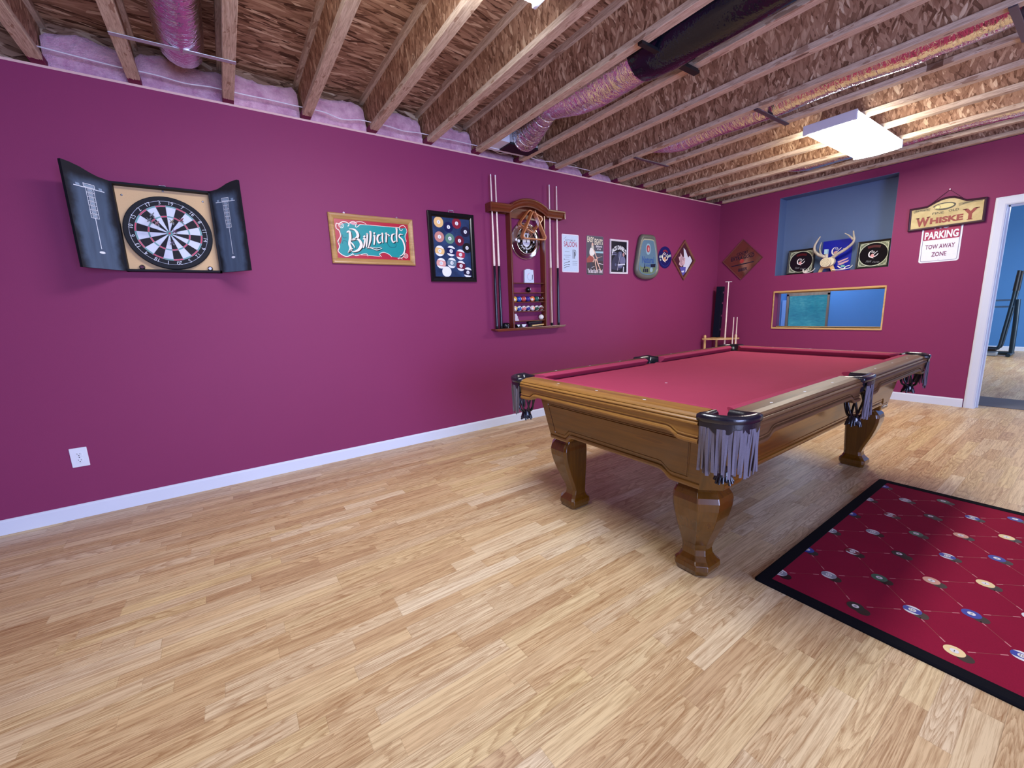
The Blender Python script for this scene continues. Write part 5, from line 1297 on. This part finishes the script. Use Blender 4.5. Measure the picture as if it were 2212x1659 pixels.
t = thing('blue_sign', 'bright blue panel sign with a white emblem standing behind the antlers', 'sign', (1.47, YF + .150, NZ0 + .004), (PI / 2 - .08, 0, .05))
b = MB(); b.box(-.155, .155, 0, .392, 0, .006, 0); emblem(b, .09, .0078, 1, 2, .0, .25); b.rect(-.155, -.06, .0, .14, .0064, 3); b.face([(.02, .12, .0066), (.13, .16, .0066), (.12, .14, .0066), (.03, .10, .0066)], 2); b.face([(.02, .09, .0066), (.14, .13, .0066), (.13, .11, .0066), (.05, .07, .0066)], 2)
b.rect(.06, .10, .045, .07, .0066, 4); b.build('panel', [ink('0a1c9c', .3), ink('f0eee8', .3), ink('d0a4a4', .3), ink('6c86c0', .3), ink('78c0b0', .3)], t)
# deer antlers on a skull plate, standing on a wooden easel
t = thing('antler_mount', 'pale deer antlers mounted on a round disc with a wooden stand in the niche', 'antlers', (1.41, YF + .075, NZ0))
bone = mat_wood('antler_bone', hexc('8c8272'), hexc('d8d0c0'), 2, .5, .45)
b = MB()
for p in ([(-.05, -.048), (-.01, .075), (.02, .075), (-.005, -.048)], [(.06, -.02), (.015, .075), (-.015, .075), (.02, -.035)]):
    pass
b.prism([(-.095, 0), (-.055, 0), (-.035, .045), (.035, .045), (.055, 0), (.095, 0), (.062, .085), (-.062, .085)], -.012, .012, fn=lambda x, y, z: (x, z, y)); b.build('stand', M['pine'], t, bevel=.003)
b = MB(); b.lathe([(.056, -.075), (.060, -.062), (.058, -.05), (.05, -.03)], 28, 0, (.0, 0, .118), 'y'); b.lathe([(.052, -.035), (.058, .0), (.045, .03)], 20, 0, (.03, 0, .125), 'y'); b.build('skull_cap', mat_wood('carved_disc', hexc('c8bc9c'), hexc('ece4c8'), 2, .5, .5), t)
b = MB(); b.ring(0, 0, 0, .040, .045, 0, 24); b.ring(0, 0, 0, .026, .030, 0, 24); b.ring(0, 0, 0, .012, .015, 0, 20); b.v = [(x, -.0755, y + .118) for x, y, z in b.v]; b.build('ring_mark', ink('a89c78', .5), t)
def antler(main, tines):
    b = MB(); p = bez(main, 6); n = len(p); b.tube(p, [.019 * (1 - .8 * i / n) + .003 for i in range(n)], 10)
    for q in tines:
        p = bez(q, 6); n = len(p); b.tube(p, [.012 * (1 - .85 * i / n) + .0015 for i in range(n)], 8)
    b.build('antler', bone, t)
antler([(-.03, 0, .19), (-.10, -.01, .225), (-.145, -.02, .28), (-.150, -.02, .345), (-.125, -.01, .41), (-.105, .0, .455)], [[(-.06, -.005, .205), (-.085, -.01, .25), (-.095, -.01, .31), (-.085, -.005, .38)]])
antler([(.04, 0, .165), (.10, -.01, .21), (.18, -.02, .255), (.245, -.03, .31), (.265, -.03, .36), (.255, -.03, .41), (.245, -.02, .465)], [[(.255, -.03, .36), (.225, -.025, .395), (.195, -.02, .425), (.16, -.02, .45)], [(.12, -.01, .225), (.155, -.02, .245), (.165, -.02, .27)]])
b = MB(); b.tube([(-.02, 0, .17), (-.02, 0, .225)], [.022, .020], 10); b.build('burr', bone, t)
b = MB(); b.box(-.040, -.005, -.022, .018, .226, .285); b.build('cap_block', ink('a8d0e0', .4), t)
for (x, lab, pts) in ((1.215, 'small pair of loose white antlers lying left of the mounted antlers', [[(-.06, 0, .06), (-.05, -.01, .02), (.0, -.02, .012), (.05, -.01, .03), (.075, 0, .065)], [(-.03, -.01, .015), (-.0, -.01, .04), (.0, -.01, .075)], [(-.05, -.01, .02), (-.025, -.01, .035), (-.02, 0, .05)]]),
                      (1.60, 'small pair of loose white antlers lying right of the mounted antlers', [[(-.12, 0, .025), (-.06, -.01, .015), (.0, -.02, .018), (.06, -.01, .03), (.085, 0, .06)], [(-.065, -.01, .065), (-.03, -.01, .035), (.03, -.01, .02)], [(.0, -.01, .02), (.02, 0, .05), (.06, 0, .06)]])):
    o = MB()
    for q in pts: 
        p = bez([(a, c, e) for a, c, e in q], 6); n = len(p); o.tube(p, [.0065 * (1 - .7 * i / n) + .001 for i in range(n)], 8)
    o = o.build('shed_antler', ink('ece6dc', .4)); o.location = (x, YF + .04, NZ0 - .003); tag(o, lab, 'antlers', 'loose antlers in the niche')

# ------------------------------------------------------------------ corner floor rack
t = thing('corner_cue_stand', 'light wooden quarter-round cue stand in the far corner', 'cue stand', (.06, 6.32, 0))
def quarter(r): return [(0, 0)] + [(r * math.sin(a), -r * math.cos(a)) for a in [PI / 2 * k / 14 for k in range(15)]]
for z in (.105, .655):
    b = MB(); b.prism(quarter(.372), z, z + .022); b.build('shelf', M['pine'], t, bevel=.003)
for x, y in ((.018, -.325), (.325, -.018), (.045, -.045)):
    b = MB(); b.lathe([(.016, 0), (.018, .01), (.018, .68), (.020, .70), (.018, .715), (.010, .725)], 12, 0, (x, y, 0)); b.build('post', M['pine'], t)
def stick(p0, p1, r0, r1, lab, name, cat, mat, extra=None):
    d = thing(name, lab, cat, p0); v = Vector(p1) - Vector(p0)
    b = MB(); b.tube([(0, 0, 0), tuple(v * .5), tuple(v)], [r0, (r0 + r1) / 2, r1], 10); b.build('shaft', mat, d)
    b = MB(); u = v.normalized(); b.tube([tuple(v - u * .001), tuple(v + u * .012)], [r1, r1 * .8], 10); b.build('tip', ink('f2f0f4'), d)
    return d, v
d, v = stick((.285, 6.17, .127), (.325, 6.13, 1.49), .014, .008, 'long bridge stick with T-shaped head in the corner stand', 'bridge_stick', 'bridge stick', M['maple'])
b = MB(); b.tube([(v.x - .046, v.y, v.z + .01), (v.x + .046, v.y, v.z + .006)], .006, 8); b.build('bridge_head', ink('e8e4ec', .3), d)
stick((.385, 6.20, .127), (.414, 6.16, .975), .012, .006, 'short pale cue, left one of the two in the corner stand', 'short_cue', 'cue', M['maple'])
stick((.435, 6.20, .127), (.474, 6.14, .975), .012, .006, 'short pale cue, right one of the two in the corner stand', 'short_cue', 'cue', M['maple'])
t = thing('cue_case', 'long black cue case leaning in the far corner', 'cue case', (.105, 6.265, .679), (.0, math.atan2(.03, .75), 0))
b = MB(); b.box(-.047, .047, -.035, .035, 0, .765); b.build('shell', mat_fabric('dark_case_vinyl', hexc('141a2c'), 200.0, .3, .6, 0), t, bevel=.006)
for z in (.12, .33, .52, .675):
    b = MB(); b.box(.047, .052, -.012, .012, z - .014, z + .014); b.build('latch', M['chrome'], t)

# ------------------------------------------------------------------ next room
t = thing('floor_strip', 'dark grey strip on the floor just beyond the doorway', 'mat', (3.9, 6.9, 0))
b = MB(); b.prism(rrect(-1.14, 1.2, -.28, .30, .02), .0005, .006); b.build('strip_face', mat_fabric('charcoal_strip', hexc('6a6c78'), 400.0, .2), t)  # thin flat dark grey strip laid over the floor boards
t = thing('elliptical_trainer', 'dark elliptical exercise machine beyond the doorway', 'exercise machine', (2.45, 12.2, 0))
ds = ink('20303c', .35, .3)
b = MB(); b.tube([(-.42, 0, .05), (.10, 0, .05)], .035, 10); b.tube([(.10, -.28, .035), (.10, .28, .035)], .032, 10); b.tube([(-.42, -.25, .035), (-.42, .25, .035)], .032, 10); b.build('base_frame', ds, t)
b = MB(); b.tube([(.11, 0, .06), (.10, 0, .6), (.08, 0, 1.06)], .036, 10); b.build('upright', ds, t)
for sy in (-1, 1):
    b = MB(); b.tube(bez([(-.10, sy * .16, .14), (-.04, sy * .16, .18), (-.01, sy * .17, .5), (.03, sy * .18, 1.03), (.04, sy * .2, 1.22)], 5), .022, 8); b.build('swing_arm', ds, t)
    b = MB(); b.tube([(.04, sy * .2, 1.22), (.055, sy * .2, 1.58)], [.028, .024], 10); b.build('grip', M['black'], t)
    b = MB(); b.box(-.30, -.06, sy * .16 - .07, sy * .16 + .07, .10, .15); b.build('pedal', M['black'], t, bevel=.01)
b = MB(); b.box(-.36, -.05, -.20, .02, .005, .075); b.build('step', ink('9aa2ac', .4), t, bevel=.008)
b = MB(); b.tube([(.04, -.05, 1.05), (-.9, -.05, 1.05)], .016, 8); b.tube([(.04, -.05, .93), (-.9, -.05, .93)], .016, 8); b.tube([(-.9, -.05, 1.05), (-.9, -.05, .93)], .016, 8); b.build('hand_rail', ink('5c7ca4', .3, .5), t)
b = MB(); b.tube([(-.88, -.05, .99), (-.88, 0, .4), (-.42, 0, .06)], .02, 8); b.build('rear_post', ds, t)
